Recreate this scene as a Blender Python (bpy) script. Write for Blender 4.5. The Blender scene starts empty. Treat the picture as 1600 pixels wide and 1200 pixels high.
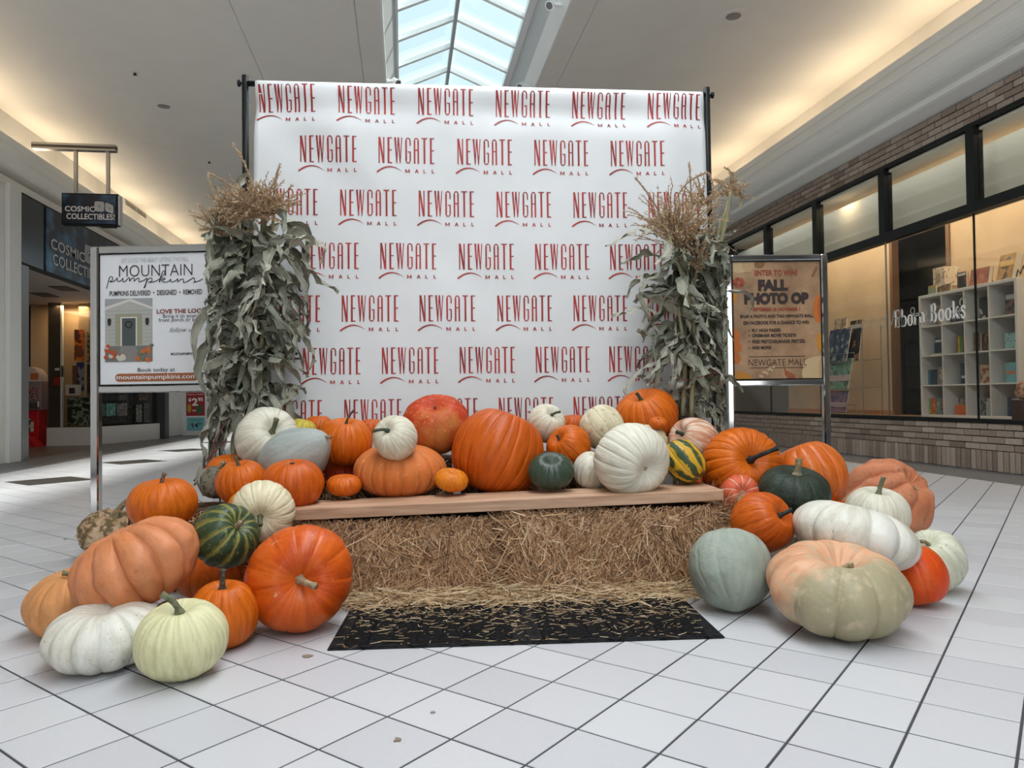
import bpy, bmesh, math, random
import numpy as np
from mathutils import Vector, Matrix, noise as mnoise

scn = bpy.context.scene
col = scn.collection
PI = math.pi
# ------------------------------------------------------------------ camera
# The mall corridor runs along +Y; X goes across it, Z up. The camera is held low and turned a little to the right.
F_PX = 1158.36
PITCH, ROLL, YAW = 0.0205, -0.0125, 0.1445
CAM_H = 0.7537
_f0 = Vector((math.sin(YAW), math.cos(YAW), 0)); _r0 = Vector((math.cos(YAW), -math.sin(YAW), 0)); _u0 = Vector((0, 0, 1))
FW = _f0 * math.cos(PITCH) + _u0 * math.sin(PITCH)
_up = _u0 * math.cos(PITCH) - _f0 * math.sin(PITCH)
RT = _r0 * math.cos(ROLL) + _up * math.sin(ROLL)
UP = _up * math.cos(ROLL) - _r0 * math.sin(ROLL)
CAM = Vector((0, 0, CAM_H))
cam_data = bpy.data.cameras.new('camera'); cam = bpy.data.objects.new('camera', cam_data); col.objects.link(cam)
cam_data.sensor_width = 36.0; cam_data.lens = 36.0 * F_PX / 1600.0; cam_data.clip_end = 200
m3 = Matrix((RT, UP, -FW)).transposed()
cam.matrix_world = Matrix.Translation(CAM) @ m3.to_4x4()
scn.camera = cam

def at(px, py, D):
    """world point at depth D metres seen at a point of the 1600x1200 photograph"""
    return CAM + (FW + RT * ((px - 800) / F_PX) - UP * ((py - 600) / F_PX)) * D
def ray(px, py): return FW + RT * ((px - 800) / F_PX) - UP * ((py - 600) / F_PX)
def on_z(px, py, z): d = ray(px, py); return CAM + d * ((z - CAM_H) / d.z)
def on_x(px, py, x): d = ray(px, py); return CAM + d * (x / d.x)
def on_y(px, py, y): d = ray(px, py); return CAM + d * (y / d.y)
def pix(p):
    v = Vector(p) - CAM; D = v.dot(FW)
    return (800 + F_PX * v.dot(RT) / D, 600 - F_PX * v.dot(UP) / D, D)

# ------------------------------------------------------------------ world, lights, exposure
scn.view_settings.view_transform = 'Standard'; scn.view_settings.look = 'None'
scn.view_settings.gamma = 1.0; scn.view_settings.use_curve_mapping = False
scn.view_settings.exposure = 0.0
try:
    scn.cycles.use_denoising = True
    scn.cycles.sample_clamp_indirect = 6.0
    scn.cycles.max_bounces = 8; scn.cycles.diffuse_bounces = 4; scn.cycles.glossy_bounces = 3
    scn.cycles.transparent_max_bounces = 16
except Exception: pass
world = bpy.data.worlds.new('sky'); scn.world = world; world.use_nodes = True
wn = world.node_tree; bg = wn.nodes['Background']
bg.inputs[0].default_value = (0.66, 0.83, 0.89, 1); bg.inputs[1].default_value = 1.5

def area_light(name, loc, sx, sy, power, color, direction):
    d = bpy.data.lights.new(name, 'AREA'); d.shape = 'RECTANGLE'; d.size = sx; d.size_y = sy; d.energy = power; d.color = color
    o = bpy.data.objects.new(name, d); col.objects.link(o); o.location = loc
    z = -Vector(direction).normalized(); y = Vector((0, 1, 0)) if abs(z.y) < .7 else Vector((0, 0, 1))   # the second side runs along the corridor (or upright)
    x = y.cross(z).normalized(); y = z.cross(x)
    o.matrix_world = Matrix.Translation(loc) @ Matrix((x, y, z)).transposed().to_4x4()
    return o
sun_d = bpy.data.lights.new('sun', 'SUN'); sun_d.energy = 8.5; sun_d.angle = math.radians(5); sun_d.color = (1, .96, .9)
sun = bpy.data.objects.new('sun', sun_d); col.objects.link(sun)
sun.rotation_euler = Vector((-4.35, 0.6, -5.1)).to_track_quat('-Z', 'Y').to_euler()
# daylight falling through the skylight, over and behind the photographer
area_light('skylight_daylight', (0.70, -1.2, 5.08), 1.45, 15.0, 490, (0.93, 0.97, 1.0), (0, 0, -1))
# added frontal fill lamps far behind the photographer, no real source there
for _x in (-3.6, -1.2, 1.2, 3.6): area_light('front_fill', (_x, -8.7, 1.7), 1.35, 3.0, 36, (0.95, 0.98, 1.0), (0, 1, 0.02))

# ------------------------------------------------------------------ materials
MATS = {}
def mat(name, color, rough=0.5, metal=0.0, spec=0.5, noise=None, bump=None, coat=0.0, emit=None):
    if name in MATS: return MATS[name]
    m = bpy.data.materials.new(name); m.use_nodes = True; nt = m.node_tree; b = nt.nodes['Principled BSDF']
    b.inputs['Base Color'].default_value = (*color, 1); b.inputs['Roughness'].default_value = rough
    b.inputs['Metallic'].default_value = metal; b.inputs['Specular IOR Level'].default_value = spec
    b.inputs['Coat Weight'].default_value = coat
    if emit: b.inputs['Emission Color'].default_value = (*emit[0], 1); b.inputs['Emission Strength'].default_value = emit[1]
    tc = nt.nodes.new('ShaderNodeTexCoord')
    if noise:   # (second colour, scale, contrast low, contrast high)
        c2, sc, lo, hi = noise
        n = nt.nodes.new('ShaderNodeTexNoise'); n.inputs['Scale'].default_value = sc; n.inputs['Detail'].default_value = 5
        nt.links.new(tc.outputs['Object'], n.inputs['Vector'])
        mr = nt.nodes.new('ShaderNodeMapRange'); mr.inputs[1].default_value = lo; mr.inputs[2].default_value = hi
        nt.links.new(n.outputs['Fac'], mr.inputs[0])
        mx = nt.nodes.new('ShaderNodeMix'); mx.data_type = 'RGBA'
        mx.inputs[6].default_value = (*color, 1); mx.inputs[7].default_value = (*c2, 1)
        nt.links.new(mr.outputs[0], mx.inputs[0]); nt.links.new(mx.outputs[2], b.inputs['Base Color'])
    if bump:    # (scale, strength)
        n = nt.nodes.new('ShaderNodeTexNoise'); n.inputs['Scale'].default_value = bump[0]; n.inputs['Detail'].default_value = 4
        nt.links.new(tc.outputs['Object'], n.inputs['Vector'])
        bp = nt.nodes.new('ShaderNodeBump'); bp.inputs['Strength'].default_value = bump[1]; bp.inputs['Distance'].default_value = 0.01
        nt.links.new(n.outputs['Fac'], bp.inputs['Height']); nt.links.new(bp.outputs[0], b.inputs['Normal'])
    MATS[name] = m
    return m
def rand_mat(name, colors, rough=0.7, attr=None, bump=None, streak=None):
    """colour picked per object (or per element by a mesh attribute) from a ramp"""
    if name in MATS: return MATS[name]
    m = bpy.data.materials.new(name); m.use_nodes = True; nt = m.node_tree; b = nt.nodes['Principled BSDF']
    b.inputs['Roughness'].default_value = rough
    r = nt.nodes.new('ShaderNodeValToRGB'); e = r.color_ramp.elements
    while len(e) < len(colors): e.new(0.5)
    for i, c in enumerate(colors): e[i].position = i / max(1, len(colors) - 1); e[i].color = (*c, 1)
    if attr:
        a = nt.nodes.new('ShaderNodeAttribute'); a.attribute_name = attr; src = a.outputs['Fac']
    else:
        a = nt.nodes.new('ShaderNodeObjectInfo'); src = a.outputs['Random']
    tc = nt.nodes.new('ShaderNodeTexCoord')
    if streak:  # (scale, amount) extra variation along the surface
        n = nt.nodes.new('ShaderNodeTexNoise'); n.inputs['Scale'].default_value = streak[0]; n.inputs['Detail'].default_value = 4
        nt.links.new(tc.outputs['Object'], n.inputs['Vector'])
        ma = nt.nodes.new('ShaderNodeMath'); ma.operation = 'MULTIPLY_ADD'; ma.inputs[1].default_value = streak[1]
        nt.links.new(n.outputs['Fac'], ma.inputs[0])
        m2 = nt.nodes.new('ShaderNodeMath'); m2.operation = 'ADD'; m2.inputs[1].default_value = -streak[1] * .5
        nt.links.new(src, m2.inputs[0]); nt.links.new(m2.outputs[0], ma.inputs[2]); src = ma.outputs[0]
    nt.links.new(src, r.inputs[0]); nt.links.new(r.outputs[0], b.inputs['Base Color'])
    if bump:
        n = nt.nodes.new('ShaderNodeTexNoise'); n.inputs['Scale'].default_value = bump[0]
        nt.links.new(tc.outputs['Object'], n.inputs['Vector'])
        bp = nt.nodes.new('ShaderNodeBump'); bp.inputs['Strength'].default_value = bump[1]; bp.inputs['Distance'].default_value = 0.01
        nt.links.new(n.outputs['Fac'], bp.inputs['Height']); nt.links.new(bp.outputs[0], b.inputs['Normal'])
    MATS[name] = m
    return m
def glass_mat(name, tint, gloss=0.08, rough=0.02):
    if name in MATS: return MATS[name]
    m = bpy.data.materials.new(name); m.use_nodes = True; nt = m.node_tree; nt.nodes.clear()
    o = nt.nodes.new('ShaderNodeOutputMaterial'); t = nt.nodes.new('ShaderNodeBsdfTransparent'); t.inputs[0].default_value = (*tint, 1)
    g = nt.nodes.new('ShaderNodeBsdfGlossy'); g.inputs['Roughness'].default_value = rough
    lw = nt.nodes.new('ShaderNodeLayerWeight'); lw.inputs[0].default_value = .5
    fr = nt.nodes.new('ShaderNodeMath'); fr.operation = 'POWER'; fr.inputs[1].default_value = 4.0; nt.links.new(lw.outputs['Facing'], fr.inputs[0])
    mp = nt.nodes.new('ShaderNodeMath'); mp.operation = 'MULTIPLY_ADD'; mp.inputs[1].default_value = .35; mp.inputs[2].default_value = gloss; mp.use_clamp = True
    mx = nt.nodes.new('ShaderNodeMixShader')
    nt.links.new(fr.outputs[0], mp.inputs[0]); nt.links.new(mp.outputs[0], mx.inputs[0])
    nt.links.new(t.outputs[0], mx.inputs[1]); nt.links.new(g.outputs[0], mx.inputs[2]); nt.links.new(mx.outputs[0], o.inputs[0])
    MATS[name] = m
    return m

# ------------------------------------------------------------------ building helpers
WM = {}
def tag(o, label=None, cat=None, group=None, kind=None):
    if label: o['label'] = label
    if cat: o['category'] = cat
    if group: o['group'] = group
    if kind: o['kind'] = kind
    return o
def empty(name, M=None, loc=None):
    o = bpy.data.objects.new(name, None); col.objects.link(o); o.empty_display_size = 0.05
    M = M if M is not None else Matrix.Translation(loc or (0, 0, 0))
    o.matrix_world = M; WM[o] = M
    return o
def link(name, me, parent=None, M=None):
    """link a mesh; with a parent, the mesh is in the parent's local space (or M, relative to it)"""
    o = bpy.data.objects.new(name, me); col.objects.link(o)
    if parent:
        o.parent = parent; L = M if M is not None else Matrix.Identity(4)
        o.matrix_local = L; WM[o] = WM[parent] @ L
    else:
        M = M if M is not None else Matrix.Identity(4); o.matrix_world = M; WM[o] = M
    return o
class MB:
    def __init__(s): s.v = []; s.f = []; s.mi = []; s.cur = 0
    def add(s, vs, fs):
        n = len(s.v); s.v += [tuple(x) for x in vs]; s.f += [tuple(i + n for i in f) for f in fs]; s.mi += [s.cur] * len(fs)
        return s
    def box(s, lo, hi, M=None, bev=0.0):
        (a, b, c), (d, e, f) = lo, hi
        if bev > 0:
            bm = bmesh.new(); bmesh.ops.create_cube(bm, size=1)
            for v in bm.verts: v.co = Vector(((a + d) / 2 + v.co.x * (d - a), (b + e) / 2 + v.co.y * (e - b), (c + f) / 2 + v.co.z * (f - c)))
            bmesh.ops.bevel(bm, geom=bm.edges[:], offset=bev, segments=1, affect='EDGES', profile=.5)
            bm.verts.ensure_lookup_table(); vs = [v.co.copy() for v in bm.verts]; fs = [[v.index for v in fc.verts] for fc in bm.faces]; bm.free()
        else:
            vs = [Vector(p) for p in ((a, b, c), (d, b, c), (d, e, c), (a, e, c), (a, b, f), (d, b, f), (d, e, f), (a, e, f))]
            fs = [(3, 2, 1, 0), (4, 5, 6, 7), (0, 1, 5, 4), (1, 2, 6, 5), (2, 3, 7, 6), (3, 0, 4, 7)]
        if M is not None: vs = [M @ v for v in vs]
        return s.add(vs, fs)
    def quad(s, *p): return s.add(p, [tuple(range(len(p)))])
    def tube(s, path, rad, n=8, cap=True, flat=1.0):
        path = [Vector(p) for p in path]; k = len(path)
        if not hasattr(rad, '__len__'): rad = [rad] * k
        up = Vector((0, 0, 1)); vs = []; fs = []; prev = None
        for i, p in enumerate(path):
            t = (path[min(i + 1, k - 1)] - path[max(i - 1, 0)]).normalized()
            if prev is None:
                a = t.cross(up)
                if a.length < .1: a = t.cross(Vector((0, 1, 0)))
                a.normalize()
            else: a = (prev - t * prev.dot(t)).normalized()
            prev = a; b = t.cross(a)
            for j in range(n):
                w = 2 * PI * j / n; vs.append(p + (a * math.cos(w) + b * math.sin(w) * flat) * rad[i])
        for i in range(k - 1):
            for j in range(n):
                fs.append((i * n + j, i * n + (j + 1) % n, (i + 1) * n + (j + 1) % n, (i + 1) * n + j))
        if cap: fs += [tuple(reversed(range(n))), tuple((k - 1) * n + j for j in range(n))]
        return s.add(vs, fs)
    def lathe(s, prof, n=24, M=None):
        vs = []; fs = []; k = len(prof)
        for r, z in prof:
            for j in range(n):
                w = 2 * PI * j / n; vs.append(Vector((r * math.cos(w), r * math.sin(w), z)))
        for i in range(k - 1):
            for j in range(n): fs.append((i * n + j, i * n + (j + 1) % n, (i + 1) * n + (j + 1) % n, (i + 1) * n + j))
        fs += [tuple(reversed(range(n))), tuple((k - 1) * n + j for j in range(n))]
        if M is not None: vs = [M @ v for v in vs]
        return s.add(vs, fs)
    def prism(s, pts, dirv):
        """closed polygon (3-D points) pushed along dirv"""
        n = len(pts); d = Vector(dirv); vs = [Vector(p) for p in pts] + [Vector(p) + d for p in pts]
        fs = [tuple(reversed(range(n))), tuple(range(n, 2 * n))] + [(i, (i + 1) % n, n + (i + 1) % n, n + i) for i in range(n)]
        return s.add(vs, fs)
    def mesh(s, name, mats, smooth=False, fixn=True):
        me = bpy.data.meshes.new(name); me.from_pydata(s.v, [], s.f)
        for m in (mats if isinstance(mats, (list, tuple)) else [mats]): me.materials.append(m)
        if any(s.mi): me.polygons.foreach_set('material_index', s.mi)
        if fixn:
            bm = bmesh.new(); bm.from_mesh(me); bmesh.ops.recalc_face_normals(bm, faces=bm.faces); bm.to_mesh(me); bm.free()
        if smooth: me.shade_smooth() if hasattr(me, 'shade_smooth') else None
        me.update(); return me
    def build(s, name, mats, parent=None, smooth=False, world=True, fixn=True):
        """link as one object. world=True: points are in world space"""
        if world and parent: inv = WM[parent].inverted(); s.v = [tuple(inv @ Vector(p)) for p in s.v]
        M = None
        if world and not parent:
            a = np.array(s.v); c = Vector(((a[:, 0].min() + a[:, 0].max()) / 2, (a[:, 1].min() + a[:, 1].max()) / 2, a[:, 2].min()))
            s.v = [tuple(Vector(p) - c) for p in s.v]; M = Matrix.Translation(c)
        return link(name, s.mesh(name, mats, smooth, fixn), parent, M)
def struct(name, mb, m, label, cat, parent=None, smooth=False):
    o = mb.build(name, m, parent, smooth)
    if parent is None: tag(o, label, cat, kind='structure')
    return o
def text_mesh(body, bold=0.0, shear=0.0, spacing=1.0):
    c = bpy.data.curves.new('lettering', 'FONT'); c.body = body; c.offset = bold; c.shear = shear; c.space_character = spacing
    c.resolution_u = 3
    o = bpy.data.objects.new('lettering', c); col.objects.link(o)
    dg = bpy.context.evaluated_depsgraph_get(); ev = o.evaluated_get(dg); me0 = ev.to_mesh()
    vs = [v.co.copy() for v in me0.vertices]; fs = [tuple(p.vertices) for p in me0.polygons]
    ev.to_mesh_clear(); bpy.data.objects.remove(o); bpy.data.curves.remove(c)
    return vs, fs
def fit_text(body, x0, x1, y0, y1, bold=0.0, shear=0.0, spacing=1.0, cap=True):
    """letters scaled to fill the box x0..x1, y0..y1 (y up): returns verts (x, y), faces"""
    vs, fs = text_mesh(body, bold, shear, spacing)
    a = np.array([(v.x, v.y) for v in vs]); lo = a.min(0); hi = a.max(0); s = (hi - lo)
    return [(x0 + (p[0] - lo[0]) / s[0] * (x1 - x0), y0 + (p[1] - lo[1]) / s[1] * (y1 - y0)) for p in a], fs
# ================================================================== THE SETTING
rng = random.Random(7)
TILE = 0.2032; KT = TILE / math.sqrt(2); GOX, GOY = 0.2396, 1.8125
CEIL = 4.83
Y0, Y1 = -9.0, 26.0
white_paint = mat('white_paint', (.74, .73, .70), .55, noise=((.70, .69, .66), 3, .4, .6))
ceil_paint = mat('ceiling_paint', (.86, .82, .755), .8, noise=((.84, .80, .735), 2, .4, .6))
cornice_paint = mat('cornice_paint', (.88, .88, .84), .5)
black_metal = mat('black_metal', (.008, .010, .010), .45, spec=.22)
chrome = mat('chrome', (.56, .56, .56), .07, 1.0)
steel = mat('brushed_steel', (.42, .41, .39), .35, 1.0)

# ---- floor: grout bed with square tiles laid at 45 degrees to the corridor
fl = MB().box((-9.5, Y0, -.10), (9.5, Y1, -.0015))
floor = struct('floor', fl, mat('grout', (.045, .047, .055), .8), 'pale grey square floor tiles laid diagonally with dark grout lines', 'floor')
tile_mat = rand_mat('floor_tile', [(.52, .52, .55), (.56, .56, .585), (.59, .59, .61)], .42, bump=(140, .06), streak=(60, .5))
tile_far = mat('floor_tile_plain', (.56, .56, .585), .36, noise=((.52, .52, .55), 40, .4, .6))
tile_dark = mat('floor_tile_dark', (.022, .020, .019), .45, spec=.25, noise=((.06, .055, .05), 60, .4, .6))
EDGE_L, EDGE_R = -4.42, 4.95
def tile_shape(mb, x, y, h, b=.0011, z=0.0, d=.003):
    c = h * math.sqrt(2); e = (h - b) * math.sqrt(2)
    o = [(x + c, y), (x, y + c), (x - c, y), (x, y - c)]; i = [(x + e, y), (x, y + e), (x - e, y), (x, y - e)]
    vs = [(p[0], p[1], z) for p in i] + [(p[0], p[1], z - b) for p in o] + [(p[0], p[1], z - d) for p in o]
    fs = [(0, 1, 2, 3)] + [(4 + k, 4 + (k + 1) % 4, (k + 1) % 4, k) for k in range(4)] + [(8 + k, 8 + (k + 1) % 4, 4 + (k + 1) % 4, 4 + k) for k in range(4)]
    mb.add(vs, fs)
dark_cells = set()
for n in range(-2, 4):
    for (cc, rr) in ((-36 - 8 * n, 7 + 8 * n), (-2 - 8 * n, 23 + 8 * n)):
        for a in range(3):
            for b in range(3): dark_cells.add((cc + a, rr + b))
cells = []
for c in range(-110, 40):
    for r in range(-40, 110):
        x = GOX + (c + r + 1) * KT; y = GOY + (r - c) * KT
        if EDGE_L - .14 < x < EDGE_R + .14 and -1.2 < y < 21: cells.append((c, r, x, y))
near = []
for (c, r, x, y) in cells:
    px, py, D = pix((x, y, 0))
    if D < .5 or not (-40 < px < 1640 and py < 1240): continue
    if 2.95 < D < 4.3 and 420 < px < 1330: continue
    if 2.5 < D < 3.2 and 330 < px < 1110: continue
    near.append((D, c, r))
near.sort(); near = {(c, r) for _, c, r in near[:300]}
tmb = MB(); tile_shape(tmb, 0, 0, TILE / 2 - .0030)
tme = tmb.mesh('tile', tile_mat, fixn=False)
tmd = MB(); tile_shape(tmd, 0, 0, TILE / 2 - .0030); tmed = tmd.mesh('tile_dark', tile_dark, fixn=False)
far_mb, fard = MB(), MB()
for (c, r, x, y) in cells:
    dk = (c, r) in dark_cells
    if (c, r) in near:
        jz = rng.uniform(-.0004, .0004)
        link('tile', tmed if dk else tme, floor, WM[floor].inverted() @ Matrix.Translation((x, y, jz)))
    else: tile_shape(fard if dk else far_mb, x, y, TILE / 2 - .0030)
tag(far_mb.build('far_tiles', tile_far, floor, fixn=False), kind='stuff')
tag(fard.build('far_dark_tiles', tile_dark, floor, fixn=False), kind='stuff')
# darker tile border along both shop fronts
bd = MB()
for (xa, xb, ya, yb) in ((EDGE_R, 5.62, 2.0, 14.0), (-5.2, EDGE_L, 7.0, 21.0)):
    nx = 4; w = (xb - xa) / nx
    for i in range(nx):
        y = ya + (i % 2) * .2
        while y < yb:
            bd.box((xa + i * w + .002, y, -.004), (xa + (i + 1) * w - .002, y + .396, .0012)); y += .40
tag(bd.build('border_tiles', mat('border_tile', (.13, .13, .14), .4, noise=((.17, .17, .175), 25, .4, .6)), floor), kind='stuff')
tag(MB().box((-9.4, 10.9, -.004), (-5.2, 17.0, .002)).build('entry_flooring', mat('entry_floor', (.10, .065, .055), .35), floor), label='dark brown shop entry flooring')

# ---- ceiling of plasterboard panels, open along the skylight
SKL, SKR = -.21, 1.74
ce = MB()
ce.box((-5.6, Y0, CEIL + .015), (SKL - .02, Y1, CEIL + .06)); ce.box((SKR + .02, Y0, CEIL + .015), (5.9, Y1, CEIL + .06))
ceiling = struct('ceiling', ce, mat('ceiling_joint', (.12, .115, .11), .9), 'beige plasterboard mall ceiling with fine panel joints', 'ceiling')
for (a, b) in ((-5.6, -1.723), (-1.717, -.473), (-.468, SKL), (SKR, 2.0), (2.005, 5.9)):
    MB().box((a, Y0, CEIL), (b, Y1, CEIL + .03)).build('ceiling_panel', ceil_paint, ceiling)

# ---- skylight: curb, eave beams, ridge, rafters, panes
EAL, EAR, EAZ, RIX, RIZ = -.05, 1.43, 5.16, .67, 5.50
SY0, SY1 = -8.8, 22.0
frame_white = mat('skylight_white', (.94, .95, .94), .4)
sky = empty('window_1', loc=(RIX, 7, CEIL)); tag(sky, 'long gabled glass skylight with white rafters in the ceiling', 'skylight', kind='structure')
cb = MB()
cb.quad((SKL, SY0, CEIL), (SKL, SY1, CEIL), (SKL + .02, SY1, CEIL - .01), (SKL + .02, SY0, CEIL - .01))
cb.prism([(SKL, SY0, CEIL - .012), (SKL + .025, SY0, CEIL - .012), (SKL + .025, SY0, CEIL + .06), (SKL, SY0, CEIL + .06)], (0, SY1 - SY0, 0))
cb.build('curb_edge', frame_white, sky)
g = MB().prism([(SKL + .02, SY0, CEIL + .04), (EAL - .005, SY0, EAZ), (EAL - .03, SY0, EAZ + .05), (SKL - .02, SY0, CEIL + .1)], (0, SY1 - SY0, 0))
g.build('curb_side', mat('curb_grey', (.50, .50, .49), .6), sky)
g = MB().prism([(SKR, SY0, CEIL - .012), (SKR - .02, SY0, CEIL - .012), (1.60, SY0, CEIL + .11), (1.62, SY0, CEIL + .14), (SKR + .02, SY0, CEIL + .05)], (0, SY1 - SY0, 0))
g.build('curb_edge', frame_white, sky)
g = MB().prism([(1.60, SY0, CEIL + .11), (EAR + .06, SY0, EAZ), (EAR + .09, SY0, EAZ + .03), (1.63, SY0, CEIL + .15)], (0, SY1 - SY0, 0))
g.build('curb_side', mat('curb_grey', (.50, .50, .49), .6), sky)
for (xa, xb) in ((EAL - .03, EAL + .02), (EAR - .02, EAR + .08)):
    MB().box((xa, SY0, EAZ - .01), (xb, SY1, EAZ + .06)).build('eave_beam', frame_white, sky)
MB().box((RIX - .022, SY0, RIZ - .06), (RIX + .022, SY1, RIZ + .03)).build('ridge_beam', mat('ridge_grey', (.48, .50, .51), .4), sky)
pane_mat = glass_mat('skylight_glass', (.93, .96, .96), .06)
y = 8.33 - .72 * 24
while y < SY1 - .5:
    for (xe, s) in ((EAL, 1), (EAR, -1)):
        e = Vector((xe, y, EAZ + .03)); rgd = Vector((RIX - s * .02, y, RIZ)); d = (rgd - e); n = Vector((-d.z, 0, d.x)).normalized() * .05
        if n.z > 0: n = -n
        if y > 4.5: MB().prism([e, rgd, rgd + n, e + n], (0, .055, 0)).build('rafter', frame_white, sky)
        if y > 4.5: MB().prism([e + Vector((0, .058, .03)), rgd + Vector((0, .058, .03)), rgd + Vector((0, .058, .038)), e + Vector((0, .058, .038))], (0, .655, 0)).build('pane', pane_mat, sky)
    y += .72
# the roof around the skylight well, where it stays closed over the near part of the corridor
# ---- cornices with a light cove behind them
def cornice(name, sgn, xl, label):
    pr = [(0.10, 4.12), (.03, 4.30), (0, 4.30), (0, 4.215), (.012, 4.205), (.012, 4.10), (.03, 4.085), (.03, 4.065)]
    for k in range(9):
        a = k / 8 * PI / 2; pr.append((.035 + .20 * (1 - math.cos(a)), 4.06 - .20 * math.sin(a)))
    pr += [(.25, 3.858), (.25, 3.83), (.235, 3.82), (.235, 3.79), (.26, 3.775), (.42, 3.715), (.55, 3.715), (.55, 4.12)]
    mb = MB().prism([(sgn * (xl + px_), Y0, z) for px_, z in pr], (0, Y1 - Y0, 0))
    return struct(name, mb, cornice_paint, label, 'cornice')
cornice('trim_1', 1, 5.20, 'white moulded cornice above the bookshop windows')
cornice('trim_2', -1, 5.12, 'white moulded cornice above the left shop fronts')
wl = MB().box((-5.75, Y0, 4.05), (-5.45, Y1, CEIL + .02))
wl.box((-5.50, Y0, 3.66), (-5.14, Y1, 3.76))
wl.box((-5.75, Y0, 0), (-5.16, 10.83, 3.70)); wl.box((-5.6, 17.25, 0), (-5.3, Y1, 3.72))
wall_left = struct('wall_left', wl, white_paint, 'white plaster wall around the left shop front', 'wall')
MB().box((-5.16, 10.52, 0), (-5.10, 10.83, 3.68), bev=.006).build('pilaster', mat('pilaster_white', (.70, .70, .69), .5), wall_left)
brick_mat = rand_mat('brick', [(.19, .14, .11), (.28, .215, .17), (.34, .275, .225), (.40, .33, .28)], .85, bump=(60, .5), streak=(14, .5))
mortar = mat('mortar', (.24, .21, .18), .9, noise=((.18, .155, .13), 30, .4, .6))
wr = MB().box((5.76, Y0, 3.70), (5.95, Y1, CEIL + .02))
wr.box((5.62, Y0, 0), (5.74, Y1, .47)); wr.box((5.615, Y0, 3.42), (5.74, Y1, 3.74)); wr.box((5.62, 12.3, .4), (5.74, Y1, 3.5)); wr.box((5.62, Y0, .4), (5.74, 3.6, 3.5))
wall_right = struct('wall_right', wr, mortar, 'tan brick wall of the bookshop with soldier course at its foot', 'wall')
MB().box((5.73, Y0, 3.76), (5.76, Y1, CEIL + .02)).build('cove_panel', ceil_paint, wall_right)
far_b = MB()
bl, bh, gp = .195, .058, .010
bme = MB().box((-.03, -bl / 2, 0), (0, bl / 2, bh), bev=.004).mesh('brick', brick_mat)
sme = MB().box((-.03, -.029, 0), (0, .029, .195), bev=.004).mesh('brick', brick_mat)
irt = WM[wall_right].inverted()
def put_brick(me, y, z, lim):
    j = rng.uniform(-.004, .004)
    if y < lim: link('brick', me, wall_right, irt @ Matrix.Translation((5.611 + j, y, z)))
    else:
        h = me is sme; far_b.box((5.58 + j, y - (.029 if h else bl / 2), z), (5.611 + j, y + (.029 if h else bl / 2), z + (.195 if h else bh)))
for k in range(4):
    y = 4.6 + (k % 2) * .1025
    while y < 12.2: put_brick(bme, y, .205 + k * (bh + .0085), 9.6); y += bl + gp
y = 4.6
while y < 12.2: put_brick(sme, y, .004, 9.0); y += .068
for k in range(4):
    y = 4.5 + (k % 2) * .1025
    while y < 13: put_brick(bme, y, 3.432 + k * (bh + .0095), 9.8); y += bl + gp
tag(far_b.build('far_bricks', brick_mat, wall_right), kind='stuff')
struct('wall_far', MB().box((-9.4, Y1, 0), (9.4, Y1 + .2, 5)), white_paint, 'white wall at the far end of the mall corridor', 'wall')
struct('wall_back', MB().box((-9.4, Y0 - .2, 0), (9.4, Y0, 5)), mat('back_wall_grey', (.22, .22, .22), .6), 'grey end wall behind the photographer', 'wall')

# ---- bookshop window
SILL, BAR0, BAR1, HEAD = .47, 2.535, 2.635, 3.385
WX = 5.60
win = empty('window_2', loc=(WX, 8, SILL)); tag(win, 'black framed bookshop window with transom panes over brick', 'window', kind='structure')
MB().box((WX - .04, 3.6, SILL), (WX + .06, 12.3, SILL + .035)).build('window_sill', black_metal, win)
MB().box((WX - .05, 3.6, BAR0), (WX + .05, 12.3, BAR1)).build('transom_bar', black_metal, win)
MB().box((WX - .03, 3.6, HEAD), (WX + .05, 12.3, HEAD + .045)).build('head_bar', black_metal, win)
mull = [5.17, 6.555, 7.93, 9.36, 10.75, 12.1]
for m_ in mull: MB().box((WX - .045, m_ - .055, BAR1), (WX + .06, m_ + .055, HEAD)).build('mullion', black_metal, win)
shop_glass = glass_mat('shop_glass', (.93, .94, .93), .055)
trans_glass = glass_mat('transom_glass', (.95, .95, .92), .012)
yy = [3.6] + mull + [12.3]
for a, b in zip(yy[:-1], yy[1:]):
    if b - a > .3: MB().box((WX, a + .055, BAR1), (WX + .008, b - .055, HEAD)).build('transom_pane', trans_glass, win)
jn = [3.6, 5.2, 6.58, 7.94, 9.36, 10.75, 12.3]
for a, b in zip(jn[:-1], jn[1:]): MB().box((WX, a + .006, SILL + .035), (WX + .010, b - .006, BAR0)).build('pane', shop_glass, win)
for j, b in enumerate(jn[1:-1]): MB().box((WX - .004, b - .006, SILL + .035), (WX + .014, b + .006, BAR0)).build('glass_joint', black_metal if j != 2 else steel, win)
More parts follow.
